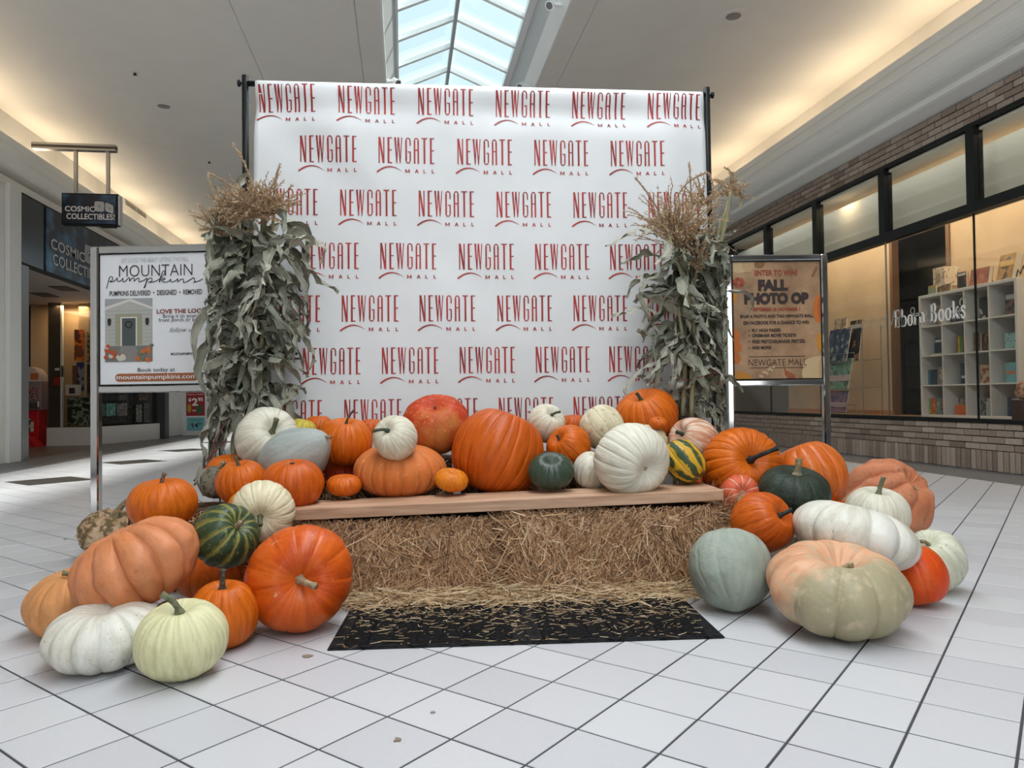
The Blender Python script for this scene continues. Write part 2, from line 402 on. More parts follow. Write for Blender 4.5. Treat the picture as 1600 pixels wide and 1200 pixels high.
# bookshop room: display platform, bulkhead, partitions, dark room behind
beige = mat('shop_beige', (.56, .43, .29), .7, noise=((.50, .38, .26), 2, .4, .6))
pf = MB().box((5.74, 3.6, .30), (6.95, 12.3, SILL))
struct('floor_shop', pf, mat('platform_wood', (.30, .17, .09), .5), 'wooden display platform inside the bookshop window', 'platform')
pw = MB().box((6.74, 3.6, SILL), (6.80, 8.33, 3.35)); pw.box((6.74, 9.42, SILL), (6.80, 12.3, 3.35))
struct('wall_shop_partition', pw, beige, 'beige partition behind the bookshop window display', 'wall')
struct('trim_shop', MB().box((6.72, 8.30, SILL), (6.82, 8.36, 3.3)).box((6.72, 9.39, SILL), (6.82, 9.45, 3.3)), mat('trim_wood', (.16, .085, .045), .5), 'brown wooden edge trims of the beige partition', 'trim')
struct('ceiling_shop', MB().box((5.62, 3.5, 3.345), (9.3, 12.3, 3.375)), white_paint, 'white ceiling strip inside the bookshop', 'ceiling')
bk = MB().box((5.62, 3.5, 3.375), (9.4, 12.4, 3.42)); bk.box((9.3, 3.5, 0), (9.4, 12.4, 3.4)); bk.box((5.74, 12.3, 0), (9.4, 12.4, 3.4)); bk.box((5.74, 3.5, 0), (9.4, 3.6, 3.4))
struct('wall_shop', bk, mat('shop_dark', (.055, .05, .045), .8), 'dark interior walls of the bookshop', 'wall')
struct('trim_bulkhead', MB().box((5.84, 3.6, 2.60), (5.88, 12.3, 3.27)), mat('bulkhead_grey', (.66, .64, .56), .7), 'grey beige bulkhead panel behind the transom panes', 'bulkhead')
area_light('bookshop_lamp', (6.25, 8.1, 3.2), .5, 6.5, 75, (1, .80, .55), (0, 0, -1))
area_light('bookshop_lamp_high', (5.72, 9.0, 3.33), .05, .25, 1.6, (1, .74, .45), (0.25, 0, -1))
area_light('bookshop_strip', (5.70, 7.9, 3.335), .05, 8.0, 6.5, (1, .97, .9), (0.2, 0, -1))
# cove lamps: rows of warm tubes lying in the coves
tube_emit = mat('cove_tube', (1, .9, .7), .5)
for sgn, xl in ((1, 5.46), (-1, 5.30)):
    y = 3.0
    while y < 22:
        area_light('cove_lamp', (sgn * xl, y, 4.24), .08, 1.45, 5.2, (1, .80, .55), (-sgn * .35, 0, 1)); y += 1.75
# ================================================================== LEFT SHOP, SIGNS, CEILING FIXTURES
def on_plane(px, py, P, n):
    d = ray(px, py); P = Vector(P); n = Vector(n); return CAM + d * ((P - CAM).dot(n) / d.dot(n))
letter_white = mat('letter_white', (.80, .80, .80), .5)
letter_black = mat('letter_black', (.015, .015, .016), .6)
def nebula(name):
    m = bpy.data.materials.new(name); m.use_nodes = True; nt = m.node_tree; b = nt.nodes['Principled BSDF']; b.inputs['Roughness'].default_value = .3
    tc = nt.nodes.new('ShaderNodeTexCoord'); n = nt.nodes.new('ShaderNodeTexNoise'); n.inputs['Scale'].default_value = 2.6; n.inputs['Detail'].default_value = 7
    nt.links.new(tc.outputs['Object'], n.inputs['Vector']); r = nt.nodes.new('ShaderNodeValToRGB'); e = r.color_ramp.elements
    e[0].position = .36; e[0].color = (.003, .004, .010, 1); e[1].position = .75; e[1].color = (.08, .24, .38, 1)
    q = e.new(.50); q.color = (.008, .012, .03, 1); q = e.new(.60); q.color = (.03, .09, .17, 1)
    nt.links.new(n.outputs['Fac'], r.inputs[0]); nt.links.new(r.outputs[0], b.inputs['Base Color'])
    return m
def cover(name, cols, scale=9.0, rough=.4):
    """printed picture: blobs of a few colours"""
    m = bpy.data.materials.new(name); m.use_nodes = True; nt = m.node_tree; b = nt.nodes['Principled BSDF']; b.inputs['Roughness'].default_value = rough
    tc = nt.nodes.new('ShaderNodeTexCoord'); n = nt.nodes.new('ShaderNodeTexNoise'); n.inputs['Scale'].default_value = scale; n.inputs['Detail'].default_value = 3
    mp = nt.nodes.new('ShaderNodeMapping'); mp.inputs['Location'].default_value = (hash_(name), hash_(name + 'b'), 0)
    nt.links.new(tc.outputs['Object'], mp.inputs[0]); nt.links.new(mp.outputs[0], n.inputs['Vector'])
    r = nt.nodes.new('ShaderNodeValToRGB'); r.color_ramp.interpolation = 'CONSTANT'; e = r.color_ramp.elements
    while len(e) < len(cols): e.new(.5)
    for i, c in enumerate(cols): e[i].position = 0 if i == 0 else .36 + .30 * i / len(cols); e[i].color = (*c, 1)
    nt.links.new(n.outputs['Fac'], r.inputs[0]); nt.links.new(r.outputs[0], b.inputs['Base Color'])
    return m
def hash_(s):
    h = 0
    for ch in s: h = (h * 31 + ord(ch)) % 9973
    return h / 97.0
class Face:
    """a flat face with local axes: origin O, u to the right, v up, n towards the viewer"""
    def __init__(s, O, u, v): s.O = Vector(O); s.u = Vector(u).normalized(); s.v = Vector(v).normalized(); s.n = s.u.cross(s.v)
    def p(s, a, b, h=0.0): return s.O + s.u * a + s.v * b + s.n * h
    def poly(s, pts, h0, h1): return MB().prism([s.p(a, b, h0) for a, b in pts], s.n * (h1 - h0))
    def rect(s, a0, b0, a1, b1, h0, h1): return s.poly([(a0, b0), (a1, b0), (a1, b1), (a0, b1)], h0, h1)
    def bar(s, a0, b0, a1, b1, h0, h1, bev=.006):
        M = Matrix((s.u, s.v, s.n)).transposed().to_4x4(); M.translation = s.O
        return MB().box((a0, b0, h0), (a1, b1, h1), M=M, bev=bev)
    def letters(s, body, a0, a1, b0, b1, h, **k):
        vs, fs = fit_text(body, a0, a1, b0, b1, **k); return MB().add([s.p(x, y, h) for x, y in vs], fs)
    def disc(s, a, b, ra, rb, h0, h1, n=18, rot=0):
        return s.poly([(a + ra * math.cos(2 * PI * i / n) * math.cos(rot) - rb * math.sin(2 * PI * i / n) * math.sin(rot), b + ra * math.cos(2 * PI * i / n) * math.sin(rot) + rb * math.sin(2 * PI * i / n) * math.cos(rot)) for i in range(n)], h0, h1)
def stroke(pts, w):
    """2-D polyline -> ribbon polygon quads (list of 4-point lists); w may vary"""
    out = []; n = len(pts); L = []; R_ = []
    ws = w if hasattr(w, '__len__') else [w] * n
    for i, (x, y) in enumerate(pts):
        a = pts[max(0, i - 1)]; b = pts[min(n - 1, i + 1)]; dx, dy = b[0] - a[0], b[1] - a[1]; l = math.hypot(dx, dy) or 1
        L.append((x - dy / l * ws[i] / 2, y + dx / l * ws[i] / 2)); R_.append((x + dy / l * ws[i] / 2, y - dx / l * ws[i] / 2))
    for i in range(n - 1): out.append([L[i], R_[i], R_[i + 1], L[i + 1]])
    return out
def spline(pts, n=6):
    out = []; P = [pts[0]] + list(pts) + [pts[-1]]
    for i in range(1, len(P) - 2):
        p0, p1, p2, p3 = P[i - 1:i + 3]
        for k in range(n):
            t = k / n
            out.append(tuple(.5 * (2 * p1[j] + (p2[j] - p0[j]) * t + (2 * p0[j] - 5 * p1[j] + 4 * p2[j] - p3[j]) * t * t + (3 * p1[j] - p0[j] - 3 * p2[j] + p3[j]) * t ** 3) for j in range(len(p1))))
    out.append(tuple(pts[-1])); return out
def cosmic_letters(face, a0, a1, b0, b1, h, parent, m_face, m_edge):
    """the two-line shop lettering and its round-cornered ray emblem in the box a0..a1, b0..b1"""
    W = a1 - a0; Hh = b1 - b0
    for (body, x0, x1, y0, y1) in (('COSMIC', 0, .60, .40, .68), ('COLLECTIBLES!', .03, 1.0, 0, .30)):
        face.letters(body, a0 + x0 * W, a0 + x1 * W, b0 + y0 * Hh, b0 + y1 * Hh, h, bold=.055).build('lettering_outline', m_edge, parent)
        face.letters(body, a0 + x0 * W, a0 + x1 * W, b0 + y0 * Hh, b0 + y1 * Hh, h + .003, bold=.012).build('lettering', m_face, parent)
    def em(x0, x1, y0, y1, cx, cy, lean):
        sq = []
        for i in range(32):
            t = 2 * PI * i / 32; c, s_ = math.cos(t), math.sin(t); k = 1 / max(abs(c), abs(s_)) ** .75
            sq.append((c * k * .96, s_ * k * .96))
        mapf = lambda p: (a0 + W * ((x0 + x1) / 2 + p[0] * (x1 - x0) / 2 * .98), b0 + Hh * ((y0 + y1) / 2 + (p[1] + lean * p[0]) * (y1 - y0) / 2 * .98))
        face.poly([mapf(p) for p in sq], h - .001, h + .002).build('emblem_plate', m_edge, parent)
        rays = MB()
        for i in range(26):
            t0, t1 = 2 * PI * i / 26, 2 * PI * (i + .55) / 26; q = []
            for t, r in ((t0, .42), (t1, .42), (t1, .95), (t0, .95)):
                c, s_ = math.cos(t), math.sin(t); k = (1 / max(abs(c), abs(s_)) ** .75 if r > .5 else 1); q.append(mapf((c * k * r + cx * (r < .5), s_ * k * r + cy * (r < .5))))
            rays.prism([face.p(a, b, h + .003) for a, b in q], face.n * .002)
        rays.build('emblem_rays', m_face, parent)
        ring = MB()
        for q in stroke([(cx + .27 * math.cos(2 * PI * i / 20), cy + .27 * math.sin(2 * PI * i / 20)) for i in range(21)], .13): ring.prism([face.p(*mapf(p), h + .003) for p in q], face.n * .002)
        ring.build('emblem_ring', m_face, parent)
    em(.585, .80, .40, .97, 0, 0, -.05); em(.80, .985, .36, .86, .1, 0, -.35)

# ---- shop fascia with the big lettering (faces the corridor, +X)
FX = -5.13
sg = empty('shop_fascia_sign', loc=(FX, 13, 2.66)); tag(sg, 'dark nebula fascia with large Cosmic Collectibles lettering above the left shop', 'sign')
MB().box((FX - .06, 10.83, 2.66), (FX - .01, 16.95, 3.665)).build('backing', black_metal, sg)
MB().box((FX - .02, 10.88, 2.70), (FX + .006, 11.50, 3.63), bev=.004).build('blank_panel', mat('panel_gloss_black', (.030, .033, .036), .22), sg)
MB().box((FX - .02, 11.58, 2.70), (FX + .006, 16.9, 3.63), bev=.004).build('sign_panel', nebula('nebula_fascia'), sg)
ff = Face((FX + .006, 0, 0), (0, 1, 0), (0, 0, 1))
ca, cb2, cc_ = on_x(78, 371, FX), on_x(81, 413, FX), on_x(131, 400, FX); cW = (cc_.y - ca.y) / .60; cH = (ca.z - cb2.z) / .68
cosmic_letters(ff, ca.y, ca.y + cW, cb2.z, cb2.z + cH, .004, sg, mat('letter_grey', (.55, .56, .55), .5), mat('letter_edge', (.06, .06, .065), .5))
# ---- shop entry: jamb, soffit, dark room, display windows
ent = MB().box((-9.5, 10.83, 2.655), (FX - .06, 16.95, 2.72))
entry = struct('ceiling_entry', ent, mat('soffit_beige', (.42, .36, .31), .7), 'beige soffit of the left shop entry with slot lights', 'ceiling')
for (px_, py_) in ((100, 451), (70, 461)):
    p = on_z(px_, py_, 2.65); MB().box((p.x - .14, p.y - .25, 2.645), (p.x + .14, p.y + .25, 2.66)).build('slot_light', mat('slot_dark', (.05, .045, .04), .6), entry)
struct('door_1', MB().box((FX - .16, 10.84, 0), (FX + .03, 11.03, 2.66), bev=.004), mat('jamb_grey', (.27, .27, .27), .3, .6), 'grey metal jamb of the left shop entry', 'door frame')
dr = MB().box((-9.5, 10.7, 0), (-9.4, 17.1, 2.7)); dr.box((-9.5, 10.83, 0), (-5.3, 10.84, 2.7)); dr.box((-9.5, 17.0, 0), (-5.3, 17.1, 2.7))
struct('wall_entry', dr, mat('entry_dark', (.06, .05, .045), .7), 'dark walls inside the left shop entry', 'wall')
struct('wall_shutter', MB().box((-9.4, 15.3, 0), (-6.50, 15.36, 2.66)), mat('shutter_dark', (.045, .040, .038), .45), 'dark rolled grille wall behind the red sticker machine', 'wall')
A1, A2, A3 = Vector((-6.50, 14.70, 0)), Vector((-5.72, 14.66, 0)), Vector((-5.15, 16.75, 0))
knee = mat('knee_white', (.60, .57, .54), .5)
kw = MB()
for a, b in ((A1, A2), (A2, A3)):
    d = (b - a).normalized(); n = Vector((d.y, -d.x, 0)) * .10
    kw.prism([a, b, b - n, a - n], (0, 0, .335))
win3 = struct('window_3', kw, knee, 'white knee wall and glass of the left shop display window', 'window')
dglass = glass_mat('display_glass', (.90, .90, .88), .06)
for a, b in ((A1, A2), (A2, A3)):
    d = (b - a).normalized(); n = Vector((d.y, -d.x, 0)); o_ = -n * .04
    MB().prism([a + o_ + Vector((0, 0, .335)), b + o_ + Vector((0, 0, .335)), b + o_ - n * .008 + Vector((0, 0, .335)), a + o_ - n * .008 + Vector((0, 0, .335))], (0, 0, 2.31)).build('pane', dglass, win3)
MB().box((-5.20, 16.72, 0), (-5.05, 16.98, 2.66)).build('corner_post', mat('post_dark', (.035, .036, .038), .4), win3)
struct('wall_display', MB().box((-6.05, 14.95, .3), (-5.75, 15.0, 2.65)).box((-7.0, 15.2, .3), (-5.9, 15.25, 2.65)), mat('display_beige', (.55, .40, .25), .7), 'warm beige back wall of the left shop display', 'wall')
area_light('display_lamp', (-6.15, 14.92, 2.6), .5, .3, 9, (1, .70, .38), (0, 0, -1))
area_light('entry_lamp', (-6.6, 13.0, 2.62), .6, 1.2, 8, (1, .82, .62), (0, 0, -1))
# shop door at the left end of the display window
PY = 14.72
fp = Face((0, PY, 0), (1, 0, 0), (0, 0, 1))
def rp(x0, y0, x1, y1, yy=PY):
    a = on_y(x0, y1, yy); b = on_y(x1, y0, yy); return a.x, a.z, b.x, b.z
dd = empty('shop_door', loc=(-6.6, 14.75, 0)); tag(dd, 'dark brown glass shop door with white edge strip beside display', 'door')
r = rp(77, 470, 97, 668, 14.9); MB().box((r[0], 14.86, .34), (r[2], 14.90, 2.655)).build('door_panel', mat('door_brown', (.085, .066, .052), .3), dd)
r2 = rp(97, 470, 99.5, 668, 14.9); MB().box((r2[0], 14.83, .34), (r2[2], 14.90, 2.655)).build('edge_strip', letter_white, dd)
r3 = rp(84, 589, 95, 602, 14.86); MB().box((r3[0], 14.852, r3[1]), (r3[2], 14.86, r3[3]), bev=.01).build('sticker', mat('sticker_red', (.45, .03, .03), .4), dd)
r3 = rp(86, 575, 93, 579, 14.86); MB().box((r3[0], 14.852, r3[1]), (r3[2], 14.86, r3[3])).build('sticker', letter_white, dd)
r3 = rp(96, 571, 101, 589, 14.83); MB().box((r3[0], 14.80, r3[1]), (r3[2], 14.83, r3[3]), bev=.01).build('lock', steel, dd)
def print_sheet(name, label, cat, x0, y0, x1, y1, m, yy, group=None, th=.012):
    r = rp(x0, y0, x1, y1, yy); o = MB().box((r[0], yy, r[1]), (r[2], yy + th, r[3])).build(name, m); tag(o, label, cat, group); return o
print_sheet('poster', 'orange and red printed poster on the beige display wall', 'poster', 116, 515, 131, 564, cover('poster_orange', [(.09, .02, .01), (.55, .11, .01), (.72, .20, .02), (.2, .05, .02)], 5), 14.93)
print_sheet('poster', 'blue and white poster below the orange poster', 'poster', 119.5, 566, 131, 611, cover('poster_blue', [(.02, .025, .09), (.25, .24, .28), (.03, .04, .14)], 4), 14.93)
print_sheet('poster', 'narrow gold and black poster at the edge of the chrome post', 'poster', 136, 519, 142, 566, cover('poster_gold', [(.03, .02, .01), (.45, .25, .06), (.10, .05, .02)], 9), 14.93)
print_sheet('poster', 'dim purple poster under the gold poster', 'poster', 136, 569, 142, 620, cover('poster_dim', [(.03, .025, .04), (.14, .10, .12)], 6), 14.93)
bxs = print_sheet('game_box', 'white box with red and black print standing in the display window', 'box', 102, 601, 123, 618, mat('box_white', (.62, .58, .55), .5), 14.80, th=.10)
r = rp(108, 606, 117, 615, 14.80); MB().box((r[0], 14.795, r[1]), (r[2], 14.80, r[3])).build('print', mat('print_dark', (.06, .02, .03), .5), bxs)
print_sheet('art_print', 'dark green and silver art print leaning in the display window', 'print', 105, 621, 140, 665, cover('art_green', [(.015, .025, .012), (.05, .085, .045), (.25, .30, .25), (.02, .03, .015)], 6), 14.80, th=.03)
print_sheet('display_riser', 'brown cardboard stand beside the blue poster', 'stand', 113, 571, 119, 602, mat('card_brown', (.14, .06, .035), .6), 14.88, th=.05)
# goods behind the angled display window
nA = (A3 - A2).normalized(); nN = Vector((nA.y, -nA.x, 0))
def rpA(x0, y0, x1, y1, back):
    P = A2 - nN * back; a = on_plane(x0, y1, P, nN); b = on_plane(x1, y0, P, nN); return a, b
def sheetA(name, label, cat, x0, y0, x1, y1, m, back=.16, th=.012, group=None):
    a, b = rpA(x0, y0, x1, y1, back); a2 = Vector((b.x, b.y, a.z)); d = Vector((0, 0, b.z - a.z))
    o = MB().prism([a, a2, a2 - nN * th, a - nN * th], d).build(name, m); tag(o, label, cat, group); return o
sheetA('display_board', 'black display board full of small prints under the poster frame', 'board', 158, 560, 238, 664, cover('board_dark', [(.012, .012, .014), (.03, .03, .032), (.10, .10, .10)], 22), .22, .03)
for (i, (x0, x1, y0, y1, c, w)) in enumerate(((159, 165, 631, 650, (.10, .22, .22), 'teal print cut by the chrome post on the black board'), (166.5, 181, 630, 650, (.22, .48, .46), 'pale teal print on the black board'),
        (183, 199, 630, 650, (.30, .27, .29), 'grey and pink print on the black board'), (159, 180, 617, 626, (.05, .05, .06), 'upper left dark print on the black board'), (184, 199, 617, 625, (.16, .15, .16), 'small grey print above the pink one'),
        (217, 230, 616, 626, (.20, .13, .10), 'brown print high on the black board'), (213, 222, 632, 660, (.28, .30, .27), 'tall pale print at the right of the black board'), (225, 234, 630, 660, (.16, .18, .17), 'tall grey green print beside the dark corner post'))):
    sheetA('print', w, 'print', x0, y0, x1, y1, cover('goods%d' % i, [c, tuple(k * .5 for k in c), tuple(min(.8, k * 1.5) for k in c)], 14), .14)
# red sticker vending machine in the entry
vp = on_z(56, 697, 0); vm = empty('sticker_machine', loc=(vp.x, vp.y, 0)); tag(vm, 'red sticker vending machine with arched white top in the shop entry', 'vending machine')
vy = vp.y
def vrect(x0, y0, x1, y1, yy): a = on_y(x0, y1, yy); b = on_y(x1, y0, yy); return a.x, max(a.z, 0), b.x, b.z
vred = mat('machine_red', (.50, .012, .02), .35)
r = vrect(36, 640, 60, 697, vy); MB().box((r[0], vy, .0), (r[2], vy + .35, r[3]), bev=.01).build('cabinet', vred, vm)
r = vrect(36, 681, 70, 697, vy); MB().prism([(r[0], vy - .02, 0), (r[2], vy - .02, 0), (r[2] - .08, vy - .02, r[3] * .55), (r[2] - .16, vy - .02, r[3]), (r[0], vy - .02, r[3])], (0, -.28, 0)).build('base', vred, vm)
r = vrect(36, 595, 65, 641, vy); MB().box((r[0], vy - .03, r[1]), (r[2], vy + .33, r[3]), bev=.008).build('window_case', mat('machine_grey', (.22, .17, .17), .4), vm)
r = vrect(36, 605, 60, 625, vy - .03); MB().box((r[0], vy - .045, r[1]), (r[2], vy - .03, r[3])).build('sticker_cards', cover('cards', [(.05, .03, .03), (.35, .25, .2), (.3, .04, .04), (.1, .12, .14)], 16), vm)
r = vrect(36, 627, 62, 638, vy - .03); cbx = MB()
for i in range(3):
    u = r[0] + (r[2] - r[0]) * (.2 + .3 * i); cbx.box((u - .06, vy - .08, r[1]), (u + .06, vy - .03, r[3]), bev=.02)
cbx.build('coin_slots', steel, vm)
r = vrect(26, 573, 65, 596, vy); cx_ = (r[0] + r[2]) / 2; ra = (r[2] - r[0]) / 2
arch = [(cx_ + ra * math.cos(t * PI / 12), vy - .03, r[1] + (r[3] - r[1]) * math.sin(t * PI / 12)) for t in range(13)]
MB().prism(arch, (0, .30, 0)).build('arched_top', mat('machine_white', (.52, .44, .38), .5), vm)
r = vrect(48, 583, 60, 593, vy - .03); MB().box((r[0], vy - .04, r[1]), (r[2], vy - .03, r[3])).build('top_print', mat('print_orange', (.40, .12, .03), .5), vm)
r = vrect(40, 650, 53, 677, vy); MB().box((r[0], vy - .008, r[1] + .02), (r[2], vy, r[3] - .05), bev=.003).build('front_print', cover('machine_print', [(.5, .02, .02), (.05, .03, .04), (.55, .5, .42)], 11), vm)
# poster board with prices standing by the white wall farther on
pb = on_z(305, 680, 0)
ps = empty('price_board', loc=(pb.x, pb.y, 0)); tag(ps, 'white poster board with red 2.95 and teal 14.99 price prints', 'sign')
pw_ = Face((0, pb.y, 0), (1, 0, 0), (0, 0, 1))
def rb(x0, y0, x1, y1): a = on_y(x0, y1, pb.y); b = on_y(x1, y0, pb.y); return a.x, a.z, b.x, b.z
r = rb(285, 600, 326, 681); pw_.rect(r[0], 0, r[2], r[3], -.05, 0).build('board', mat('board_white', (.66, .67, .67), .5), ps)
r = rb(291, 613, 320, 650); pw_.rect(*r, 0, .004).build('price_print', mat('price_red', (.30, .015, .02), .5), ps)
r = rb(292, 652, 320, 673); pw_.rect(*r, 0, .004).build('price_print', mat('price_teal', (.16, .42, .46), .5), ps)
for (body, x0, y0, x1, y1, m_) in (('$', 294.5, 622, 299, 628, letter_white), ('2', 300, 622, 309, 634, letter_white), ('95', 309.5, 621, 317, 627, letter_white), ('Fragrance Refills', 292.5, 615, 318, 618, letter_white), ('CONTAINERS', 297, 655, 316, 658, mat('teal_dark', (.03, .14, .17), .5)), ('$', 298, 661, 300, 665, letter_black), ('14', 300.5, 661, 309.5, 668, letter_black), ('99', 310, 660.5, 315, 664, letter_black)):
    r = rb(x0, y0, x1, y1); pw_.letters(body, r[0], r[2], r[1], r[3], .006, bold=.03 if len(body) < 3 else 0).build('lettering', m_, ps)
for (x0, y0, x1, y1, c) in ((293, 631, 299, 645, (.45, .25, .03)), (307, 632, 316, 648, (.03, .10, .04)), (300, 640, 307, 643, (.55, .4, .3))):
    r = rb(x0, y0, x1, y1); pw_.disc((r[0] + r[2]) / 2, (r[1] + r[3]) / 2, (r[2] - r[0]) / 2, (r[3] - r[1]) / 2, .004, .006).build('picture', mat('pic%d' % x0, c, .5), ps)
# hanging blade sign
by = 11.35
bs = empty('hanging_sign', loc=on_y(143, 354, by)); tag(bs, 'small Cosmic Collectibles blade sign hung from a bar by two rods', 'sign')
p = lambda x, y: on_y(x, y, by)
a, b = p(99, 352), p(187, 305); z0, z1 = a.z, b.z
MB().box((a.x, by - .06, z0), (b.x, by + .06, z1), bev=.006).build('sign_box', black_metal, bs)
MB().box((a.x + .02, by - .066, z0 + .02), (b.x - .03, by - .058, z1 - .02)).build('sign_face', nebula('nebula_blade'), bs)
MB().box((b.x - .004, by - .055, z0 + .01), (b.x + .02, by + .055, z1 - .02)).build('light_edge', mat('edge_white', (.6, .6, .62), .4), bs)
MB().box((a.x + .5, by - .05, z0 - .02), (b.x - .05, by + .05, z0)).build('bottom_lip', black_metal, bs)
fb = Face((0, by - .068, 0), (1, 0, 0), (0, 0, 1))
l0, l1 = p(105, 344), p(182, 316); cosmic_letters(fb, l0.x, l1.x, l0.z, l1.z, .002, bs, letter_white, mat('letter_edge', (.06, .06, .065), .5))
for x_ in (118.5, 169):
    q = p(x_, 305); t_ = p(x_, 232); MB().box((q.x - .022, by - .022, z1), (q.x + .022, by + .022, t_.z)).build('rod', steel, bs)
b0, b1 = p(62, 229), p(182, 233); zb = (b0.z + b1.z) / 2
for dz, th_, m_ in ((.035, .03, steel), (0.0, .035, mat('bar_dark', (.06, .045, .04), .4)), (-.03, .025, steel)):
    MB().box((-5.2, by - .05, zb + dz - th_ / 2), (b1.x, by + .05, zb + dz + th_ / 2)).build('bracket_bar', m_, bs)
# second bracket bar farther along
by2 = 18.2; q0, q1 = on_y(296, 385, by2), on_y(336, 387, by2)
tag(MB().box((-5.15, by2 - .05, q0.z - .04), (q1.x + .25, by2 + .05, q0.z + .04), bev=.01).build('bracket_bar', mat('bar_brown', (.10, .075, .06), .4)), 'brown sign bracket bar by the cornice above the poster frame', 'bracket')
# thin wire from cornice
w0, w1 = on_x(275, 370, -5.4), on_y(325, 343, 16.0)
# vent grille in the left cove wall
vt = empty('vent_grille', loc=(-5.44, 16.2, 4.71)); tag(vt, 'slatted vent grille in the left cove wall', 'vent')
MB().box((-5.452, 15.55, 4.700), (-5.440, 16.80, 4.815)).build('frame', white_paint, vt)
for h in (15.58, 16.20):
    for k in range(4): MB().box((-5.440, h, 4.715 + k * .023), (-5.432, h + .57, 4.727 + k * .023)).build('slat', mat('vent_slat', (.30, .27, .23), .6), vt)
# ceiling fixtures
def speaker(px_, py_, r0, r1, label):
    q = on_z(px_, py_, CEIL); o = empty('ceiling_speaker', loc=(q.x, q.y, CEIL)); tag(o, label, 'speaker')
    MB().lathe([(r0, -.001), (r0, -.008), (r0 * .93, -.012), (r1, -.010), (r1, -.001)], 28, Matrix.Translation((q.x, q.y, CEIL))).build('trim_ring', ceil_paint, o, smooth=False)
    MB().lathe([(r1, -.004), (r1, -.013), (r1 * .6, -.02), (.01, -.023)], 28, Matrix.Translation((q.x, q.y, CEIL))).build('grille', mat('speaker_grille', (.22, .20, .18), .6, noise=((.36, .33, .3), 120, .45, .55)), o)
speaker(1146, 24, .145, .08, 'round ceiling speaker with pale ring right of the skylight')
speaker(256, 165, .088, .08, 'small round ceiling speaker left of the skylight')
for (px_, py_, lb) in ((211, 113, 'dark sprinkler head higher on the left ceiling'), (327, 252, 'dark sprinkler head above the left corn stalks')):
    q = on_z(px_, py_, CEIL); o = empty('sprinkler', loc=(q.x, q.y, CEIL)); tag(o, lb, 'sprinkler')
    MB().lathe([(.045, -.001), (.045, -.006), (.02, -.01)], 16, Matrix.Translation((q.x, q.y, CEIL))).build('escutcheon', ceil_paint, o)
    MB().lathe([(.016, -.006), (.016, -.028), (.024, -.032), (.024, -.035), (.005, -.037)], 12, Matrix.Translation((q.x, q.y, CEIL))).build('head', mat('sprinkler_dark', (.02, .018, .016), .5), o)
q = on_z(231, 224, CEIL); tag(MB().box((q.x - .12, q.y - .05, CEIL - .008), (q.x + .12, q.y + .05, CEIL - .0005), bev=.003).build('ceiling_plate', ceil_paint), 'faint rectangular plate on the left ceiling', 'plate')
for (px_, py_, lb, sx) in ((618, 127, 'white spotlight at the left skylight edge', 1), (815, 133, 'white spotlight at the right skylight edge just above the banner', -1), (862, 6, 'white spotlight at the right skylight edge by the photo top', -1)):
    q = on_z(px_, py_, CEIL + .05); o = empty('spotlight', loc=q); tag(o, lb, 'spotlight')
    xw = SKL - .0 if sx > 0 else SKR
    MB().tube([(xw + (.03 if sx < 0 else 0) * -1, q.y, q.z + .0), (q.x, q.y, q.z)], .022, 8).build('arm', frame_white, o)
    dirv = Vector((sx * .5, -.5, -.6)).normalized(); MB().tube([q - dirv * .05, q + dirv * .02, q + dirv * .06], [.028, .04, .05], 12).build('head', frame_white, o)
    MB().tube([q + dirv * .055, q + dirv * .064], [.038, .038], 12).build('lens', mat('lens_dark', (.15, .15, .15), .2), o)

# ================================================================== POSTER STANDS
def poster_stand(name, label, D, corners, post_px, foot_label=None):
    """corners: inner poster rectangle in photo pixels (x0,y0,x1,y1). Returns root and Face with pixel mapper"""
    x0, y0, x1, y1 = corners
    tl, tr, blp = at(x0, y0, D[0]), at(x1, y0, D[1]), at(x0, y1, D[0])
    u = Vector((tr.x - tl.x, tr.y - tl.y, 0)); W = u.length; u.normalize(); Hh = tl.z - blp.z
    base = Vector((blp.x, blp.y, blp.z)); f = Face(base, u, (0, 0, 1))
    root = empty(name, Matrix.Translation((base + u * W / 2).xy.to_3d())); tag(root, label, 'sign')
    mp = lambda px_, py_: ((px_ - x0) / (x1 - x0) * W, (y1 - py_) / (y1 - y0) * Hh)
    return root, f, mp, W, Hh, base.z
def put(f, mp, root, body, x0, y0, x1, y1, m, h=.003, name='lettering', **k):
    a0, b0 = mp(x0, y1); a1, b1 = mp(x1, y0); return f.letters(body, a0, a1, b0, b1, h, **k).build(name, m, root)
def stand_frame(root, f, W, Hh, bz, fr, postw, low):
    pm = chrome
    zt = Hh + fr
    for a0, a1 in ((-postw, 0), (W, W + postw)): f.bar(a0, -bz, a1, zt, -.030, .012).build('post', pm, root)
    f.bar(-.0, Hh, W, zt, -.028, .010).build('top_rail', pm, root)
    f.bar(0, -fr, W, 0, -.028, .010).build('middle_rail', pm, root)
    f.rect(0, -bz + .03, W, -bz + .055, -.025, .008).build('bottom_rail', pm, root)
    for a in (-postw / 2, W + postw / 2): MB().box((-.03, -.05, 0), (.03, .20, .025), M=Matrix.Translation(f.p(a, -bz, -.01)) @ Matrix.Rotation(math.atan2(f.u.y, f.u.x), 4, 'Z'), bev=.006).build('foot', pm, root)
    for a0, b0, a1, b1 in ((0, 0, .006, Hh), (W - .006, 0, W, Hh), (0, 0, W, .006), (0, Hh - .006, W, Hh)): f.rect(a0, b0, a1, b1, .0, .006).build('bead', black_metal, root)
